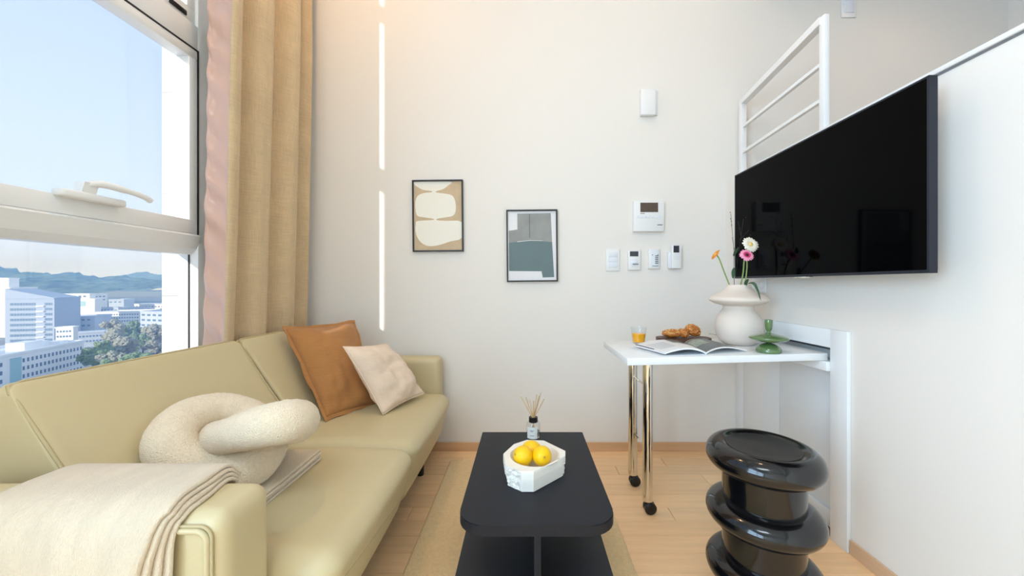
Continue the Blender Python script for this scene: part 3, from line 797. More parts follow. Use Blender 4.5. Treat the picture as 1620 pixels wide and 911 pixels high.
picture('abstract print of grey and teal blocks in a thin black frame', 801.5, 882, 332, 445.5, 0.009,
        (M['art_paper'], [('grey_block', M['art_grey'], norm([(907, 352), (1148, 350), (1156, 565), (845, 565), (845, 476), (907, 466)], *q2), 0.0),
                          ('teal_block', M['art_teal'], norm([(845, 562), (920, 554), (1000, 550), (1090, 553), (1156, 560), (1168, 813), (1086, 815), (1078, 770), (845, 766)], *q2), 0.0005),
                          ('dark_line', M['art_line'], norm([(993, 354), (997, 354), (997, 528), (993, 528)], *q2), 0.0005),
                          ('pale_line', M['art_paper'], norm([(905, 553), (1000, 545), (1090, 548), (1090, 550), (1000, 548), (905, 557)], *q2), 0.001)]))

# ================================================================= WALL DEVICES (back wall)
def wpx(px0, px1, py0, py1, depth=0.0):
    a, b = P(px0, py0, D-depth), P(px1, py1, D-depth); return a.x, b.x, b.z, a.z
def plate(name, label, cat, px0, px1, py0, py1, th, m, bev=0.004):
    x0, x1, z0, z1 = wpx(px0, px1, py0, py1, th)
    o = thing(name, label, cat, ((x0+x1)/2, D, z0))
    box('body', m, o, x0, x1, D-th, D-0.0005, z0, z1, bevel=bev)
    return o
def bit(name, m, o, px0, px1, py0, py1, y1, th, bev=0.0):
    x0, x1, z0, z1 = wpx(px0, px1, py0, py1, D-y1)
    return box(name, m, o, x0, x1, y1-th, y1+0.001, z0, z1, bevel=bev)
o = plate('wall_sensor', 'white slim sensor box high on the back wall', 'sensor', 1014, 1038, 140, 181, 0.035, M['plastic'], 0.006)
bit('back_plate', M['plastic_cool'], o, 1012, 1040, 144, 183, D-0.001, 0.008, 0.002)
o = plate('video_intercom', 'white square video intercom with a small brown screen on the back wall', 'intercom', 1002.5, 1051, 318, 366, 0.030, M['plastic'], 0.005)
bit('screen', M['screen_brown'], o, 1013, 1041, 320.5, 335.5, D-0.030, 0.0012)
bit('speaker_panel', M['plastic_cool'], o, 1008, 1046, 341, 345, D-0.030, 0.001)
for k in range(5): bit('button', M['plastic'], o, 1011+k*6, 1015+k*6, 341.5, 344.5, D-0.030, 0.0025, 0.0008)
bit('speaker_slot', M['slate'], o, 1040, 1048, 355.2, 356.2, D-0.030, 0.0008)
bit('print', M['grey'], o, 1013, 1020, 337.2, 338.2, D-0.030, 0.0005)
o = plate('light_switch', 'white three gang light switch left of the wall controls', 'switch', 959, 980.5, 394, 428.5, 0.010, M['plastic'], 0.003)
for k in range(3): bit('rocker', M['plastic_cool'], o, 963, 976.5, 399+k*8.2, 406.2+k*8.2, D-0.010, 0.004, 0.0012)
o = plate('thermostat', 'white wall thermostat with a small dark display and round dial', 'thermostat', 994, 1013.5, 396, 427, 0.018, M['plastic'], 0.004)
bit('display', M['screen'], o, 996.5, 1009.8, 397.5, 405.5, D-0.018, 0.001)
cpt = P(1002.8, 415.5, D-0.018)
MB().rings([[(cpt.x+r*math.cos(2*PI*k/28), D-0.018-d, cpt.z+r*math.sin(2*PI*k/28)) for k in range(28)] for r, d in ((0.0225, 0.0), (0.0225, 0.004), (0.020, 0.006), (0.001, 0.0062))]).build('dial', M['plastic_cool'], o, smooth=40)
bit('print', M['grey'], o, 1001, 1010, 417, 418.6, D-0.024, 0.0004)
o = plate('ventilation_control', 'white wall remote with rows of grey buttons between thermostat and air conditioner remote', 'remote control', 1026, 1044, 394, 425, 0.016, M['plastic'], 0.003)
bit('face_plate', M['plastic_cool'], o, 1030, 1043, 395, 423, D-0.016, 0.003, 0.001)
for k in range(5): bit('button', M['grey'], o, 1036.5, 1041.5, 404+k*2.9, 405.6+k*2.9, D-0.019, 0.0012)
for px, py in ((1031.5, 402.5), (1040, 402.5)): bit('button', M['grey'], o, px, px+1.6, py, py+1.5, D-0.019, 0.0012)
bit('print', M['grey'], o, 1032, 1041.5, 420.2, 421.2, D-0.019, 0.0004)
o = plate('remote_holder', 'white wall holder carrying the air conditioner remote', 'holder', 1057, 1077, 398, 425, 0.020, M['plastic_cool'], 0.005)
t = thing('remote_control', 'white air conditioner remote with grey display in the rightmost wall holder', 'remote control', (P(1069, 405, D).x, D-0.02, P(1069, 423, D).z))
x0, x1, z0, z1 = wpx(1063, 1078.5, 387, 424.5, 0.04)
box('body', M['plastic'], t, x0, x1, D-0.040, D-0.021, z0, z1, bevel=0.006)
bit('display', M['screen'], t, 1065.5, 1074.5, 388.5, 399.5, D-0.040, 0.001)
for r in range(3):
    for c in range(3): bit('button', M['plastic_cool'], t, 1065.5+c*3.3, 1067.7+c*3.3, 402+r*3.4, 404+r*3.4, D-0.040, 0.0016)
o = plate('light_switch', 'white single light switch high on the wall beside the loft railing', 'switch', 1332, 1355, -12, 27, 0.010, M['plastic'], 0.003)
bit('rocker', M['plastic_cool'], o, 1336, 1351, -8, 20, D-0.010, 0.005, 0.0012)

# outlet on the right wall behind the vase
o = thing('wall_outlet', 'white wall outlet on the right wall under the television', 'outlet', (XR, 1.98, 1.02))
box('body', M['plastic'], o, XR-0.010, XR-0.0005, 1.965, 2.085, 1.005, 1.085, bevel=0.003)
for yy in (1.995, 2.055):
    f = MB().rings([[(XR-0.010-d, yy+r*math.cos(2*PI*k/24), 1.045+r*math.sin(2*PI*k/24)) for k in range(24)] for r, d in ((0.021, -0.001), (0.021, 0.002), (0.017, 0.002), (0.016, -0.0005), (0.001, -0.0005))]).build('socket', M['plastic_cool'], o, smooth=40)

# ================================================================= TELEVISION
tv = thing('television', 'large black flat television mounted on the right wall', 'television', (1.17, 1.56, 1.083))
y0, y1, z0, z1 = 1.068, 2.056, 1.083, 1.650
bz = 0.006
f = MB()
f.box(1.158, 1.183, y0, y1, z1-bz, z1); f.box(1.158, 1.183, y0, y1, z0, z0+bz*1.6); f.box(1.158, 1.183, y0, y0+bz, z0+bz*1.6, z1-bz); f.box(1.158, 1.183, y1-bz, y1, z0+bz*1.6, z1-bz)
f.build('bezel', M['tv_frame'], tv)
box('screen', M['tv'], tv, 1.1592, 1.1612, y0+bz, y1-bz, z0+bz*1.6, z1-bz)
box('rear_shell', M['black'], tv, 1.1613, 1.190, y0+bz, y1-bz, z0+bz*1.6, z1-bz)
box('rear_housing', M['black'], tv, 1.190, 1.215, y0+0.18, y1-0.18, z0+0.05, z0+0.36, bevel=0.006)
box('wall_bracket', M['black'], tv, 1.215, XR-0.001, 1.42, 1.70, 1.22, 1.46, bevel=0.003)
box('sensor_tab', M['chrome'], tv, 1.159, 1.176, 1.52, 1.605, z0-0.006, z0+0.001, bevel=0.001)

# ================================================================= LOFT RAILING
rl = thing('loft_railing', 'white metal stair railing rising behind the television', 'railing', (1.34, 1.93, 1.716))
xa, ya, xb, yb = 1.345, 2.285, 1.297, 1.62
box('post', M['white_metal'], rl, xa-0.016, xa+0.016, ya, ya+0.032, 1.716, 2.192, bevel=0.002)
box('post', M['white_metal'], rl, xb-0.011, xb+0.011, yb-0.02, yb+0.01, 1.716, 2.212, bevel=0.002)
def bar(z0_, z1_, h_, wx, name):
    MB().hexa([(xa-wx, ya, z0_-h_), (xa+wx, ya, z0_-h_), (xb+wx, yb, z1_-h_), (xb-wx, yb, z1_-h_), (xa-wx, ya, z0_), (xa+wx, ya, z0_), (xb+wx, yb, z1_), (xb-wx, yb, z1_)]).build(name, M['white_metal'], rl)
bar(2.190, 2.211, 0.032, 0.018, 'top_rail')
bar(2.028, 2.018, 0.016, 0.009, 'rail')
bar(1.872, 1.862, 0.016, 0.009, 'rail')

# ================================================================= FOLD-DOWN CABINET AND TABLE
cb = thing('wall_cabinet', 'white recessed wall cabinet that holds the folding table', 'cabinet', (1.27, 1.9, 0))
cf = M['white']
box('stile', cf, cb, 1.260, XR-0.0005, 1.458, 1.539, 0.0, 0.865, bevel=0.0015)
box('top_rail', cf, cb, 1.260, XR-0.0005, 1.5392, D-0.001, 0.789, 0.865, bevel=0.0015)
for ya_, yb_ in ((1.5405, 1.9545), (1.9575, 2.2765), (2.2795, D-0.001)):
    box('back_panel', cf, cb, 1.336, 1.352, ya_, yb_, 0.0, 0.7885, bevel=0.0015)
box('panel_backing', M['grey'], cb, 1.352, 1.3695, 1.5405, D-0.001, 0.0, 0.7885)
box('kick_board', cf, cb, 1.320, 1.3355, 1.5405, D-0.001, 0.0, 0.07, bevel=0.001)
box('slot_liner', M['slate'], cb, 1.290, 1.3355, 1.5405, D-0.02, 0.775, 0.7885)
box('apron', cf, cb, 1.245, 1.335, 1.5405, 2.02, 0.692, 0.730, bevel=0.001)

TIL = math.atan2(0.022, 0.82)
ft = thing('folding_table', 'white fold down table on two chrome caster legs against the wall cabinet', 'table', (0.43, 1.563, 0.740), (0, -TIL, 0))
box('tabletop', cf, ft, 0.0, 0.84, 0.0, 0.467, -0.030, 0.0, bevel=0.0015, local=True)
LEGX = 0.565
def to_local(p): return Matrix.Rotation(TIL, 3, 'Y') @ (Vector(p)-Vector((0.43, 1.563, 0.740)))
for yy in (1.715, 1.950):
    leg = MB().tube([to_local((LEGX, yy, z)) for z in (0.060, 0.20, 0.40, 0.60, 0.716)], 0.0235, 28).build('leg', M['chrome'], ft, smooth=40, local=True)
    fork = MB(); fork.tube([to_local((LEGX+0.004, yy, z)) for z in (0.046, 0.062)], 0.018, 18)
    c_ = Vector((LEGX+0.010, yy, 0.0275))
    for s_ in (-1, 1):
        fork.rings([[to_local((c_.x+r*math.cos(2*PI*k/20), yy+s_*y_, c_.z+r*math.sin(2*PI*k/20))) for k in range(20)] for r, y_ in ((0.022, 0.003), (0.0272, 0.005), (0.0272, 0.017), (0.022, 0.0205), (0.006, 0.021))])
    fork.build('caster', M['black'], leg, smooth=40, local=True)
for z in (0.575, 0.287):
    MB().tube([to_local((LEGX, 1.737, z)), to_local((LEGX, 1.928, z))], 0.0045, 10).build('crossbar', M['chrome'], ft, smooth=True, local=True)
def tabz(x): return 0.740+math.tan(TIL)*(x-0.43)+0.0004

# ---- glass of juice
def at_table(px, Y): x = (px-VX)*Y/F; return Vector((x, Y, tabz(x)))
g = at_table(1010.5, 1.935)
G = thing('juice_glass', 'small clear tumbler of orange juice on the white table', 'glass', g)
gx, gy, gz = g
MB().lathe([(0.029, gz+0.0005), (0.031, gz+0.002), (0.0405, gz+0.086), (0.0385, gz+0.086), (0.030, gz+0.008), (0.001, gz+0.007)], gx, gy, 40).build('tumbler', M['glass_clear'], G, smooth=40)
MB().lathe([(0.0285, gz+0.0085), (0.0345, gz+0.051), (0.001, gz+0.0512)], gx, gy, 40).build('juice', M['juice'], G, smooth=40)

# ---- board with pastries
bd = at_table(1081, 1.955)
BD = thing('serving_board', 'dark walnut serving board behind the magazine', 'serving board', bd)
bx_, by_, bz_ = bd
MB().prism([(bx_+0.150*math.cos(a)*(abs(math.cos(a))**-0.35 if abs(math.cos(a)) > .01 else 1)*0.92, by_+0.068*math.sin(a)*(abs(math.sin(a))**-0.3 if abs(math.sin(a)) > .01 else 1)) for a in [2*PI*(k+0.5)/36 for k in range(36)]], bz_+0.006, bz_+0.022).build('plank', M['board'], BD, smooth=30)
for sx_ in (-0.09, 0.09): box('foot', M['board'], BD, bx_+sx_-0.02, bx_+sx_+0.02, by_-0.03, by_+0.03, bz_+0.0012+sx_*0.027, bz_+0.0065)
MB().tube(spline([P(1121, 527.5, 1.95), P(1130, 529, 1.93), P(1143, 534.5, 1.88), P(1158, 545.5, 1.80), P(1164, 547.6, 1.785)], 6), 0.0018, 6).build('hanging_cord', M['leather_trim'], BD, smooth=True)
def pastry(label, px, py, Y, r, sq, seed, rot):
    c = P(px, py, Y)
    o = thing('pastry', label, 'pastry', (c.x, c.y, c.z-r*sq[2]), group='pastries on the board')
    bm = MB(); bmesh.ops.create_icosphere(bm.bm, subdivisions=4, radius=1)
    Rm = Matrix.Rotation(rot[2], 3, 'Z') @ Matrix.Rotation(rot[1], 3, 'Y') @ Matrix.Rotation(rot[0], 3, 'X')
    for v in bm.bm.verts:
        n_ = v.co.normalized()
        d = 1+0.13*noise.noise(n_*2.2+Vector((seed, 0, 0)))+0.07*noise.noise(n_*6+Vector((0, seed, 0))) + 0.05*math.sin(n_.x*9+seed)*(1-abs(n_.z))
        v.co = c + Rm @ Vector((n_.x*r*sq[0]*d, n_.y*r*sq[1]*d, n_.z*r*sq[2]*d))
    body = bm.build('crust', M['pastry'], o, smooth=True)
    nb = MB(); rnd = random.Random(seed)
    for k in range(26):
        a = rnd.uniform(0, 2*PI); h_ = rnd.uniform(0.15, 1)
        n_ = Vector((math.cos(a)*math.sqrt(1-h_*h_), math.sin(a)*math.sqrt(1-h_*h_), h_))
        q = c + Rm @ Vector((n_.x*r*sq[0], n_.y*r*sq[1], n_.z*r*sq[2]))*1.0
        s_ = r*0.10; t_ = rnd.uniform(0, PI)
        ax = Vector((math.cos(t_), math.sin(t_), 0.2))*s_*1.4; ay = Vector((-math.sin(t_), math.cos(t_), 0))*s_*0.7; az = Vector((0, 0, s_*0.5))
        nb.hexa([q-ax-ay-az, q+ax-ay-az, q+ax+ay-az, q-ax+ay-az, q-ax-ay+az, q+ax-ay+az, q+ax+ay+az, q-ax+ay+az])
    tag(nb.build('nut_topping', M['nuts'], o), kind='stuff')
pastry('left golden pastry topped with chopped nuts, lying on the board', 1063, 527.5, 1.945, 0.050, (1.0, 0.75, 0.42), 3, (0, 0, 0.1))
pastry('twisted pastry in the middle of the board', 1081, 527, 1.93, 0.030, (0.8, 1.0, 0.75), 8, (0.3, 0.5, 0.4))
pastry('round pastry propped up at the right end of the board', 1096, 522.5, 1.955, 0.040, (1.0, 0.8, 0.72), 12, (0.2, 0.45, -0.2))

# ---- open magazine
sp_f, sp_b = at_table(1117, 1.600), at_table(1082, 1.86)
MG = thing('magazine', 'open magazine lying near the front edge of the white table', 'magazine', (sp_f+sp_b)/2)
Lf, Lb = at_table(1052, 1.592), at_table(1003, 1.815)
Rf, Rb = at_table(1181, 1.635), at_table(1128, 1.90)
def page_curve(t, amp, lift): return amp*math.sin(PI*min(1, t*1.0))**0.8*(1-0.45*t) + lift*t
def page(f0, b0, f1, b1, amp, lift, z0_, th, name, mats, split=None):
    mb = MB(); n = 18
    def pos(t, v, up):
        p = f0.lerp(f1, t).lerp(b0.lerp(b1, t), v)
        return Vector((p.x, p.y, p.z + page_curve(t, amp, lift) + z0_ + up))
    rr = []
    for i in range(n+1):
        t = i/n
        rr.append([pos(t, 0, th), pos(t, 1, th), pos(t, 1, 0), pos(t, 0, 0)])
    mb.rings(rr)
    o_ = mb.build(name, mats[0], MG, smooth=40)
    return o_, pos
lp, lpos = page(sp_f, sp_b, Lf, Lb, 0.026, 0.006, 0.001, 0.007, 'left_pages', [M['paper']])
rpg, rpos = page(sp_f, sp_b, Rf, Rb, 0.026, 0.002, 0.001, 0.005, 'right_pages', [M['paper']])
MB().grid(lambda u, v: rpos(lerp(0.02, 0.80, u), lerp(0.03, 0.98, v), 0.0056), 16, 6).build('dark_photo', M['print_dark'], rpg, smooth=True, fix=False)
MB().grid(lambda u, v: rpos(lerp(0.03, 0.42, u), lerp(0.45, 0.90, v), 0.0062), 10, 6).build('leaf_photo', M['print_leaf'], rpg, smooth=True, fix=False)
MB().grid(lambda u, v: lpos(lerp(0.03, 0.40, u), lerp(0.62, 0.99, v), 0.0076), 10, 4).build('dark_photo', M['print_dark'], lp, smooth=True, fix=False)
MB().grid(lambda u, v: lpos(lerp(0.965, 0.995, u), lerp(0.35, 0.98, v), 0.0076), 3, 6).build('dark_margin', M['slate'], lp, smooth=True, fix=False)
tx = MB()
for k in range(7): tx.grid(lambda u, v: lpos(lerp(0.55, 0.92, u), 0.25+0.075*k+0.018*v, 0.0076), 8, 1)
tx.build('text_lines', mat('pale_grey_ink', (176, 178, 182), 0.7), lp, smooth=True, fix=False)
e1, e2 = at_table(1047, 1.588), at_table(995, 1.80)
cvr = MB(); q = [sp_f+Vector((0, -0.004, 0)), sp_b+Vector((0, 0.004, 0)), e2, e1]
cvr.hexa([*(v+Vector((0, 0, 0.0004)) for v in q), *(v+Vector((0, 0, 0.0022)) for v in q)]); cvr.build('cover', M['cover'], MG)

# ---- vase with flowers
vb = at_table(1168, 1.84); vx, vy, vz = vb
V = thing('vase', 'cream ceramic vase with a mushroom shaped collar on the white table', 'vase', vb)
sc = 1.84/F
vp = [(18, 543), (21, 542.5), (28, 536), (33, 525), (34, 514), (31.5, 503), (25, 492), (21.5, 486), (23, 482), (33, 479.5), (40.5, 475.5), (42, 472), (39, 468), (30, 463), (22, 458), (18, 453), (17, 449.5)]
prof = spline([Vector((r*sc, 0, vz+(543-y)*sc)) for r, y in vp], 4)
inn = [(15*sc, vz+93.5*sc), (14.5*sc, vz+90*sc), (17*sc, vz+84*sc), (17*sc, vz+50*sc), (0.001, vz+48*sc)]
MB().lathe([(p.x, p.z) for p in prof]+inn, vx, vy, 64).build('body', M['vase'], V, smooth=True)
def gerbera(label, px, py, Y, face, r, mp_, me_, inner=None, stem_to=(1164, 447)):
    c = P(px, py, Y); nrm = Vector(face).normalized()
    base = P(stem_to[0], stem_to[1]+12, vy)
    o = thing('gerbera', label, 'flower', (base.x, base.y, base.z), group='gerberas in the vase')
    rot = nrm.to_track_quat('Z', 'Y').to_matrix(); mb = MB(); np_ = 17; rnd = random.Random(int(px))
    for layer, (rr, tl) in enumerate(((1.0, 0.10), (0.86, 0.24))):
        for k in range(np_):
            a = 2*PI*(k+0.5*layer)/np_ + rnd.uniform(-0.06, 0.06); L = r*rr*rnd.uniform(0.9, 1.05); wd = r*0.155
            d = Vector((math.cos(a), math.sin(a), 0)); s_ = Vector((-math.sin(a), math.cos(a), 0))
            row_ = []
            for t, ww, zz in ((0.12, 0.35, 0.0), (0.45, 0.9, 0.10), (0.8, 1.0, 0.12), (0.97, 0.55, 0.06), (1.0, 0.15, 0.04)):
                m_ = d*L*t + Vector((0, 0, r*(zz*tl*6+0.02*layer)))
                row_.append([c + rot @ (m_-s_*wd*ww), c + rot @ (m_+Vector((0, 0, r*0.02))), c + rot @ (m_+s_*wd*ww)])
            mb.rings(row_, close=False)
    mb.build('petals', mp_, o, smooth=True, fix=False)
    if inner:
        mb = MB()
        for k in range(22):
            a = 2*PI*k/22; d = Vector((math.cos(a), math.sin(a), 0)); s_ = Vector((-math.sin(a), math.cos(a), 0))
            mb.rings([[c+rot @ (d*r*t-s_*r*0.05*w_+Vector((0, 0, r*z_))), c+rot @ (d*r*t+s_*r*0.05*w_+Vector((0, 0, r*z_)))] for t, w_, z_ in ((0.1, .8, .12), (0.4, 1, .22), (0.52, .4, .22))], close=False)
        mb.build('inner_petals', inner, o, smooth=True, fix=False)
    eye = MB()
    eye.rings([[c + rot @ Vector((r*q*math.cos(2*PI*k/18), r*q*math.sin(2*PI*k/18), r*z_)) for k in range(18)] for q, z_ in ((0.27, 0.02), (0.27, 0.14), (0.18, 0.21), (0.02, 0.22))])
    eye.build('eye', me_, o, smooth=True)
    cal = MB().rings([[c + rot @ Vector((r*q*math.cos(2*PI*k/14), r*q*math.sin(2*PI*k/14), -r*z_)) for k in range(14)] for q, z_ in ((0.3, -0.02), (0.26, 0.12), (0.1, 0.24))])
    cal.build('calyx', M['stem'], o, smooth=True)
    s0 = c-nrm*r*0.2
    MB().tube(spline([s0, s0-nrm*r*0.5+Vector((0, 0, -r*0.4)), s0.lerp(base, 0.5)+Vector((0.002, 0, 0)), base], 5), 0.0032, 8).build('stem', M['stem'], o, smooth=True)
    return o
gerbera('orange gerbera leaning left out of the cream vase', 1132.5, 403, 1.80, (-0.80, 0.10, 0.55), 0.030, M['petal_orange'], M['flower_eye'], stem_to=(1157, 447))
gerbera('white gerbera standing highest in the cream vase', 1187, 387, 1.80, (0.1, -1, 0.35), 0.041, M['petal_white'], M['flower_eye'], stem_to=(1177, 447))
gerbera('pink gerbera with a dark eye below the white gerbera', 1181, 404, 1.77, (-0.05, -1, 0.55), 0.034, M['petal_pink'], M['flower_eye_dark'], M['petal_pink_inner'], stem_to=(1170, 447))
def leaf_mesh(mb, pts, wid, axis):
    pts = spline(pts, 4); n = len(pts); ax = Vector(axis).normalized(); rr = []
    for i, p in enumerate(pts):
        t = i/(n-1); w_ = wid*math.sin(PI*min(0.98, 0.08+0.9*t))**0.8
        rr.append([p-ax*w_, p+Vector((0, -wid*0.18, 0)), p+ax*w_])
    mb.rings(rr, close=False)
tw = thing('leafy_twig', 'thin dark twig with small seed heads and two leaves in the cream vase', 'twig', P(1161, 452, vy))
MB().tube(spline([P(1162, 462, vy), P(1161, 430, vy), P(1161, 395, 1.81), P(1158, 362, 1.82), P(1156, 338, 1.83)], 5), [0.0014]*12+[0.0010]*9, 6).build('stalk', M['stem_dark'], tw, smooth=True)
for px, py in ((1155.5, 336), (1156, 346), (1157.5, 356), (1157, 350)):
    hd_ = MB(); bmesh.ops.create_icosphere(hd_.bm, subdivisions=1, radius=0.0028, matrix=Matrix.Translation(P(px, py, 1.825))); hd_.build('seed_head', M['stem_dark'], tw, smooth=True)
hd_ = MB()
for a_, b_ in (((1163, 440), (1176, 348)), ((1170, 380), (1184, 365)), ((1172, 372), (1168, 352)), ((1166, 415), (1158, 375))):
    hd_.tube([P(*a_, 1.83), P(*b_, 1.84)], 0.0007, 5)
for px, py in ((1176, 347), (1184, 364), (1180, 344), (1168, 351), (1187, 372), (1171, 361)):
    bmesh.ops.create_icosphere(hd_.bm, subdivisions=1, radius=0.0022, matrix=Matrix.Translation(P(px, py, 1.84)))
tag(hd_.build('fine_stalks', M['stem_dark'], tw, smooth=True), kind='stuff')
for pts, wd in (((P(1161, 405, 1.81), P(1164, 398, 1.79), P(1168, 391, 1.78)), 0.010), ((P(1160, 440, 1.80), P(1160, 430, 1.79), P(1161, 423, 1.785)), 0.010)):
    mb = MB(); leaf_mesh(mb, pts, wd, (1, 0.1, 0.25)); mb.build('leaf', M['leaf'], tw, smooth=True, fix=False)
dl = thing('drooping_leaf', 'long dark green leaf drooping over the right rim of the vase', 'leaf', P(1180, 448, vy))
mb = MB(); leaf_mesh(mb, (P(1181, 452, 1.79), P(1183, 448.5, 1.77), P(1192, 448, 1.74), P(1199, 460, 1.72), P(1203.5, 475, 1.70)), 0.007, (1, 0, 0.75)); mb.build('blade', M['leaf'], dl, smooth=True, fix=False)
mb = MB(); leaf_mesh(mb, (P(1179, 452, 1.79), P(1181, 445, 1.78), P(1183, 441, 1.78)), 0.010, (1, 0, 0.2)); mb.build('blade', M['leaf'], dl, smooth=True, fix=False)

# ---- green candle holder
cbase = at_table(1216, 1.615); hx_, hy_, hz_ = cbase
CH = thing('candle_holder', 'glossy green candle holder with a wide disc beside the vase', 'candle holder', cbase)
sc = 1.615/F
cp = [(19, 555), (20, 553), (19, 549), (14, 543.5), (7, 540.8), (4, 540), (4, 538.8), (8, 538.4), (20, 537.5), (28, 535), (31, 532.3), (28, 529.8), (20, 527.2), (8, 525.2), (4, 524.2), (3.2, 522), (5.2, 518), (6.2, 512), (6.2, 504.5), (5.2, 503.8), (4.4, 504.5), (4.2, 510)]
prof = [(r*sc*0.9, hz_+(555-y)*sc) for r, y in cp]
pp = spline([Vector((a, 0, b)) for a, b in prof], 3)
MB().lathe([(max(0.0005, p.x), p.z) for p in pp], hx_, hy_, 56).build('body', M['green_ceramic'], CH, smooth=45)

# ================================================================= STOOL
sx0, sy0 = 0.766, 1.20
ST = thing('stool', 'glossy black lacquered stool of stacked rings in front of the white cabinet', 'stool', (sx0, sy0, 0))
def ring_prof(z, R=0.108, a=0.058, b=0.0435, full=True):
    return [(R+a*math.cos(t), z+b*math.sin(t)) for t in [(-PI*0.72+1.44*PI*k/28) for k in range(29)]]
zt1, zt2, zt3 = 0.494, 0.317, 0.140
top = ring_prof(zt1)
cut = [(0.001, zt1+0.024)] + [(0.02+0.100*t, zt1+0.024+0.0180*t**2.4) for t in [k/14 for k in range(15)]]
half = [(0.124+0.042*math.cos(t), zt1+0.0435*math.sin(t)) for t in [(PI*0.5 - 0.5*PI*k/16) for k in range(17)]] + [(0.108+0.058*math.cos(t), zt1+0.0435*math.sin(t)) for t in [(-0.72*PI*k/24) for k in range(1, 25)]]
MB().lathe(cut[:-1]+half+[(0.117, zt1-0.035)], sx0, sy0, 96, cap=False).build('seat_ring', M['stool'], ST, smooth=True)
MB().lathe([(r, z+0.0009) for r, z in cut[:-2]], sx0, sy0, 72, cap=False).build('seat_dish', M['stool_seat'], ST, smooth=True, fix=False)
for z in (zt2, zt3):
    MB().lathe([(0.108+0.058*math.cos(t), z+0.0435*math.sin(t)) for t in [2*PI*k/48 for k in range(49)]], sx0, sy0, 96, cap=False).build('ring', M['stool'], ST, smooth=True)
for z0_, z1_ in ((0.340, 0.470), (0.160, 0.300), (0.0, 0.125)):
    MB().lathe([(0.117, z0_), (0.117, z1_)], sx0, sy0, 72).build('neck', M['stool'], ST, smooth=40)

# ================================================================= CITY OUTSIDE
GZ = -45.0
hz = bpy.data.materials.new('city_haze'); hz.use_nodes = True; hn = hz.node_tree; hn.nodes.clear()
ho = hn.nodes.new('ShaderNodeOutputMaterial'); hv = hn.nodes.new('ShaderNodeVolumeScatter')
hv.inputs['Color'].default_value = (0.20, 0.46, 1.0, 1); hv.inputs['Density'].default_value = 0.0008; hv.inputs['Anisotropy'].default_value = -0.5
hn.links.new(hv.outputs[0], ho.inputs['Volume'])
tag(MB().box(-3900, -40, 70, 1500, GZ-1, 90).build('haze', hz), 'thin bluish haze over the city outside', 'haze', kind='stuff')
struct(MB().box(-3000, 200, 60, 4500, GZ-2, GZ).build('ground', M['street']))
def block(name, label, A, B, ztop, depth, mt, zbase=GZ, group=None, roof=True):
    xa, ya = (A[0]-VX)*A[1]/F, A[1]; xb, yb = (B[0]-VX)*B[1]/F, B[1]
    a, b = Vector((xa, ya, 0)), Vector((xb, yb, 0)); t = (b-a).normalized(); n = Vector((t.y, -t.x, 0))
    if n.dot(-a) < 0: n = -n
    o = thing(name, label, 'building', ((xa+xb)/2, (ya+yb)/2, zbase), group=group)
    p = [a, b, b-n*depth, a-n*depth]
    MB().hexa([*(Vector((q.x, q.y, zbase)) for q in p), *(Vector((q.x, q.y, ztop)) for q in p)]).build('walls', mt, o)
    if roof:
        par = MB()
        for i in range(4):
            q0, q1 = p[i], p[(i+1) % 4]; d = (q1-q0).normalized(); nn = Vector((d.y, -d.x, 0))*0.5
            par.hexa([*(Vector((k.x, k.y, ztop)) for k in (q0-nn, q1-nn, q1+nn, q0+nn)), *(Vector((k.x, k.y, ztop+0.9)) for k in (q0-nn, q1-nn, q1+nn, q0+nn))])
        par.build('parapet', mt, o)
    return o, a, b, t, n
def on_face(mb, a, b, n, u0, u1, z0_, z1_, out=0.15):
    p0, p1 = a.lerp(b, u0), a.lerp(b, u1)
    q = [p0-n*0.3, p1-n*0.3, p1+n*out, p0+n*out]
    mb.hexa([*(Vector((k.x, k.y, z0_)) for k in q), *(Vector((k.x, k.y, z1_)) for k in q)])
def zat(py, Y): return H-(py-VY)*Y/F
# tower
o, a, b, t, n = block('office_tower', 'white office tower with dark window bands at the left edge of the view', (8, 292), (86, 300), zat(473, 292), 24, M['tower_shade'])
mbr = MB(); p0, p1 = a, b
q = [p0, p1, p1-n*24, p0-n*24]; z_a, z_b = zat(457, 292), zat(471, 300)
mbr.hexa([*(Vector((k.x, k.y, zat(473, 292))) for k in q), Vector((q[0].x, q[0].y, z_a)), Vector((q[1].x, q[1].y, z_b)), Vector((q[2].x, q[2].y, z_b)), Vector((q[3].x, q[3].y, z_a))])
mbr.build('sloping_crown', M['tower_shade'], o)
wn = MB()
for r in range(9):
    z1_ = zat(479.5+8.3*r, 292); z0_ = z1_-1.9
    for k in range(9): on_face(wn, a, b, n, 0.10+0.058*k, 0.10+0.058*k+0.048, z0_, z1_)
    for k in range(3): on_face(wn, a, b, n, 0.80+0.055*k, 0.80+0.055*k+0.046, z0_, z1_)
tag(wn.build('windows', M['far_window'], o), kind='stuff')
bal = MB()
for r in range(9): on_face(bal, a, b, n, 0.64, 0.80, zat(483.5+8.3*r, 292)-1.2, zat(483.5+8.3*r, 292)-0.3, 1.2)
tag(bal.build('balconies', M['concrete'], o), kind='stuff')
o, a, b, t, n = block('office_tower', 'sunlit white tower wing left of the banded office tower', (-40, 322), (16, 325), zat(456, 322), 20, M['concrete'])
o, a, b, t, n = block('rooftop_plant', 'small white plant room on top of the office tower', (-10, 329), (14, 331), zat(441, 329), 8, M['concrete'], zbase=zat(456, 322)+0.05)
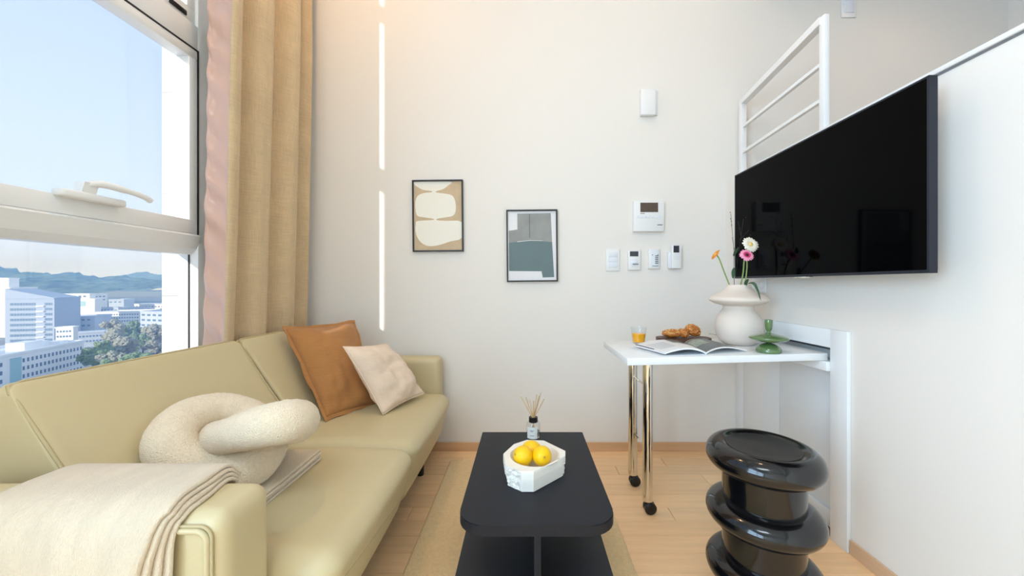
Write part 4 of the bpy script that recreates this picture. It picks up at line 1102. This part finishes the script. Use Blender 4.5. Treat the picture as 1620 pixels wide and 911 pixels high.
# hotel-like slab in front
o, a, b, t, n = block('hotel_block', 'long white block with rows of small square windows below the tower', (-30, 143), (133, 192), -28.3, 22, M['concrete'])
wn = MB()
for r in range(4):
    for k in range(16):
        u = 0.335+0.041*k
        on_face(wn, a, b, n, u, u+0.016, -32.2-3.4*r, -30.6-3.4*r)
    for k in range(4): on_face(wn, a, b, n, 0.02+0.041*k, 0.036+0.041*k, -32.2-3.4*r, -30.6-3.4*r)
tag(wn.build('windows', M['far_window'], o), kind='stuff')
gw = MB(); on_face(gw, a, b, n, 0.225, 0.315, -44, -29.6, 0.4); gw.build('glass_bay', M['far_glass'], o)
pn = MB()
for u0, u1, h_, d0, d1 in ((0.50, 0.68, 3.4, 5, 11), (0.71, 0.78, 2.6, 6, 12), (0.84, 0.90, 1.6, 4, 9), (0.20, 0.30, 1.8, 4, 10), (0.05, 0.13, 2.2, 4, 10), (0.93, 0.97, 1.4, 5, 10)):
    q = [a.lerp(b, u0)-n*d0, a.lerp(b, u1)-n*d0, a.lerp(b, u1)-n*d1, a.lerp(b, u0)-n*d1]
    pn.hexa([*(Vector((k.x, k.y, -28.3)) for k in q), *(Vector((k.x, k.y, -28.3+h_)) for k in q)])
pn.build('roof_units', M['concrete'], o)
# middle distance buildings
def facade(o, a, b, n, rows, cols, z_top, dz, hgt, u0=0.06, u1=0.94, fill=0.55, m='far_window'):
    wn = MB(); st = (u1-u0)/cols
    for r in range(rows):
        for k in range(cols): on_face(wn, a, b, n, u0+st*k, u0+st*(k+fill), z_top-dz*r-hgt, z_top-dz*r)
    tag(wn.build('windows', M[m], o), kind='stuff')
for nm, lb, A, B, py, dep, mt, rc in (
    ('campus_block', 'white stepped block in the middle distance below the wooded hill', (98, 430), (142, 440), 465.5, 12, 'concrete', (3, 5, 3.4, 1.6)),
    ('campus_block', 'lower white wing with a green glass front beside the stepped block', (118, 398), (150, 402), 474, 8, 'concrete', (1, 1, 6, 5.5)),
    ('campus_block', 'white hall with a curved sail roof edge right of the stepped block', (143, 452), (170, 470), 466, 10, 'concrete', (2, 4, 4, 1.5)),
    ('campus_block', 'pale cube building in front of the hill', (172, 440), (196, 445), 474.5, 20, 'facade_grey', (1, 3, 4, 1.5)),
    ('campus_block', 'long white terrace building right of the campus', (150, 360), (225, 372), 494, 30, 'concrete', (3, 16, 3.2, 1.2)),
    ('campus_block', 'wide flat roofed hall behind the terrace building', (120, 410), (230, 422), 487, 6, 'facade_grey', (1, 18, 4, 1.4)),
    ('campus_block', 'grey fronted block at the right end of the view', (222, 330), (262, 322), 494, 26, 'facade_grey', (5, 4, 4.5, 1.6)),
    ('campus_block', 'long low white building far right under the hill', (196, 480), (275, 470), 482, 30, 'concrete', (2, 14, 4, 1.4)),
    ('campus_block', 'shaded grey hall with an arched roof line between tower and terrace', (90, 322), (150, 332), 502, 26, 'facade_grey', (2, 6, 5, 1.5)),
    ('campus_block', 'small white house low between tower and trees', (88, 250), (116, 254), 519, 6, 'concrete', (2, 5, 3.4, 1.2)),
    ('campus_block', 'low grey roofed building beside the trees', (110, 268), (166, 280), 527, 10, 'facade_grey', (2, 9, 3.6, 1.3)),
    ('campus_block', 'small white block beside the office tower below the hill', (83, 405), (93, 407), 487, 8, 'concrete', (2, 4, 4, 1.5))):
    zt = zat(py, (A[1]+B[1])/2)
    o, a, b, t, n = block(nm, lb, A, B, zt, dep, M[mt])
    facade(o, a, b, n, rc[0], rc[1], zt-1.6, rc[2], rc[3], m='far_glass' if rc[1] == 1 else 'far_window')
# hills
def hill(name, label, Y, X0, X1, ridge, depth, seed, m, nx=260, ny=46, amp=9):
    def fn(u, v):
        x = lerp(X0, X1, u); y = Y - depth*(1-v)
        rz = ridge(x)
        prof = math.sin(PI/2*v)**0.9
        z = lerp(GZ-1, rz, prof)
        k = 0.35+0.65*v
        z += amp*k*(noise.noise(Vector((x*0.012, y*0.012, seed)))*1.2 + 0.8*noise.noise(Vector((x*0.045, y*0.03, seed+3))) + 1.1*abs(noise.noise(Vector((x*0.09, y*0.06, seed+5)))))*(1 if v > 0.02 else 0)
        return Vector((x, y, z))
    mb = MB().grid(fn, nx, ny)
    o = mb.build(name, m, smooth=True, loc=((X0+X1)/2, Y, GZ), fix=False)
    return tag(o, label, 'hill')
def interp(pts):
    def f(x):
        for (x0, y0), (x1, y1) in zip(pts[:-1], pts[1:]):
            if x <= x1: return lerp(y0, y1, max(0, min(1, (x-x0)/(x1-x0))))
        return pts[-1][1]
    return f
YH = 1000
rg = interp([((px-VX)*YH/F, H-(py-VY)*YH/F) for px, py in ((-150, 430), (0, 424), (25, 429), (42, 434), (62, 430), (90, 437), (115, 434), (150, 440), (185, 438), (215, 443), (250, 446), (330, 452))])
hill('wooded_hill', 'dark wooded hill ridge along the horizon behind the buildings', YH, (-180-VX)*YH/F, (330-VX)*YH/F, rg, 420, 3, M['forest'])
YH2 = 3000
rg2 = interp([((px-VX)*YH2/F, H-(py-VY)*YH2/F) for px, py in ((190, 446), (215, 436), (235, 432), (262, 437), (320, 445))])
hill('distant_hill', 'pale distant hill seen at the right end of the wooded ridge', YH2, (150-VX)*YH2/F, (330-VX)*YH2/F, rg2, 500, 8, M['forest'], 120, 30, 10)
# trees
def tree(label, px, py, Y, r, m, seed, sq=1.0):
    c = P(px, py, Y)
    o = thing('tree', label, 'tree', (c.x, c.y, GZ), group='park trees below the window')
    mb = MB(); rnd = random.Random(seed)
    for k in range(16):
        d = Vector((rnd.gauss(0, 0.45), rnd.gauss(0, 0.45), rnd.gauss(0, 0.40)*sq)); rr = r*rnd.uniform(0.28, 0.5)
        k0 = len(mb.bm.verts)
        res = bmesh.ops.create_icosphere(mb.bm, subdivisions=3, radius=rr, matrix=Matrix.Translation(c+d*r))
        for v in res['verts']:
            cc = c+d*r; v.co = cc+(v.co-cc)*(1+0.45*noise.noise(v.co*(3.2/r*2)+Vector((seed, 0, 0)))+0.28*noise.noise(v.co*(11/r)))
    mb.build('crown', m, o, smooth=False, fix=False)
    MB().tube([(c.x, c.y, GZ), (c.x+0.3, c.y, (GZ+c.z)/2), c], [0.5, 0.4, 0.25], 8).build('trunk', M['bark'], o)
k = 0
for lb, px, py, Y, r, m, sq in (
    ('dense green tree at the corner of the windowed block', 147, 566, 182, 4.4, 'tree', 1.0), ('olive tree right of the dense green tree', 163, 556, 205, 4.8, 'tree', 1.0),
    ('grey bare crowned tree in front of the terrace building', 178, 530, 262, 6.5, 'tree_bare', 1.0), ('broad pale tree in the middle of the park', 199, 545, 222, 5.6, 'tree_bare', 1.1),
    ('tall hazy tree behind the broad pale tree', 206, 528, 285, 6.5, 'tree', 1.1), ('dark narrow tree right of the broad pale tree', 226, 541, 250, 4.0, 'tree', 1.7),
    ('faint bare tree at the right end of the park', 248, 527, 275, 7, 'tree_bare', 1.1), ('low shrubby tree below the bare crowned tree', 182, 572, 180, 4.4, 'tree_bare', 0.8),
    ('small tree nearest the white outer pier', 247, 556, 205, 5.5, 'tree_bare', 1.0), ('low tree under the olive tree', 163, 590, 160, 4, 'tree', 0.8), ('low tree under the broad pale tree', 212, 572, 180, 4.6, 'tree', 0.8)):
    k += 1; tree(lb, px, py, Y, r, M[m], k*7+1, sq)

bpy.context.view_layer.update()
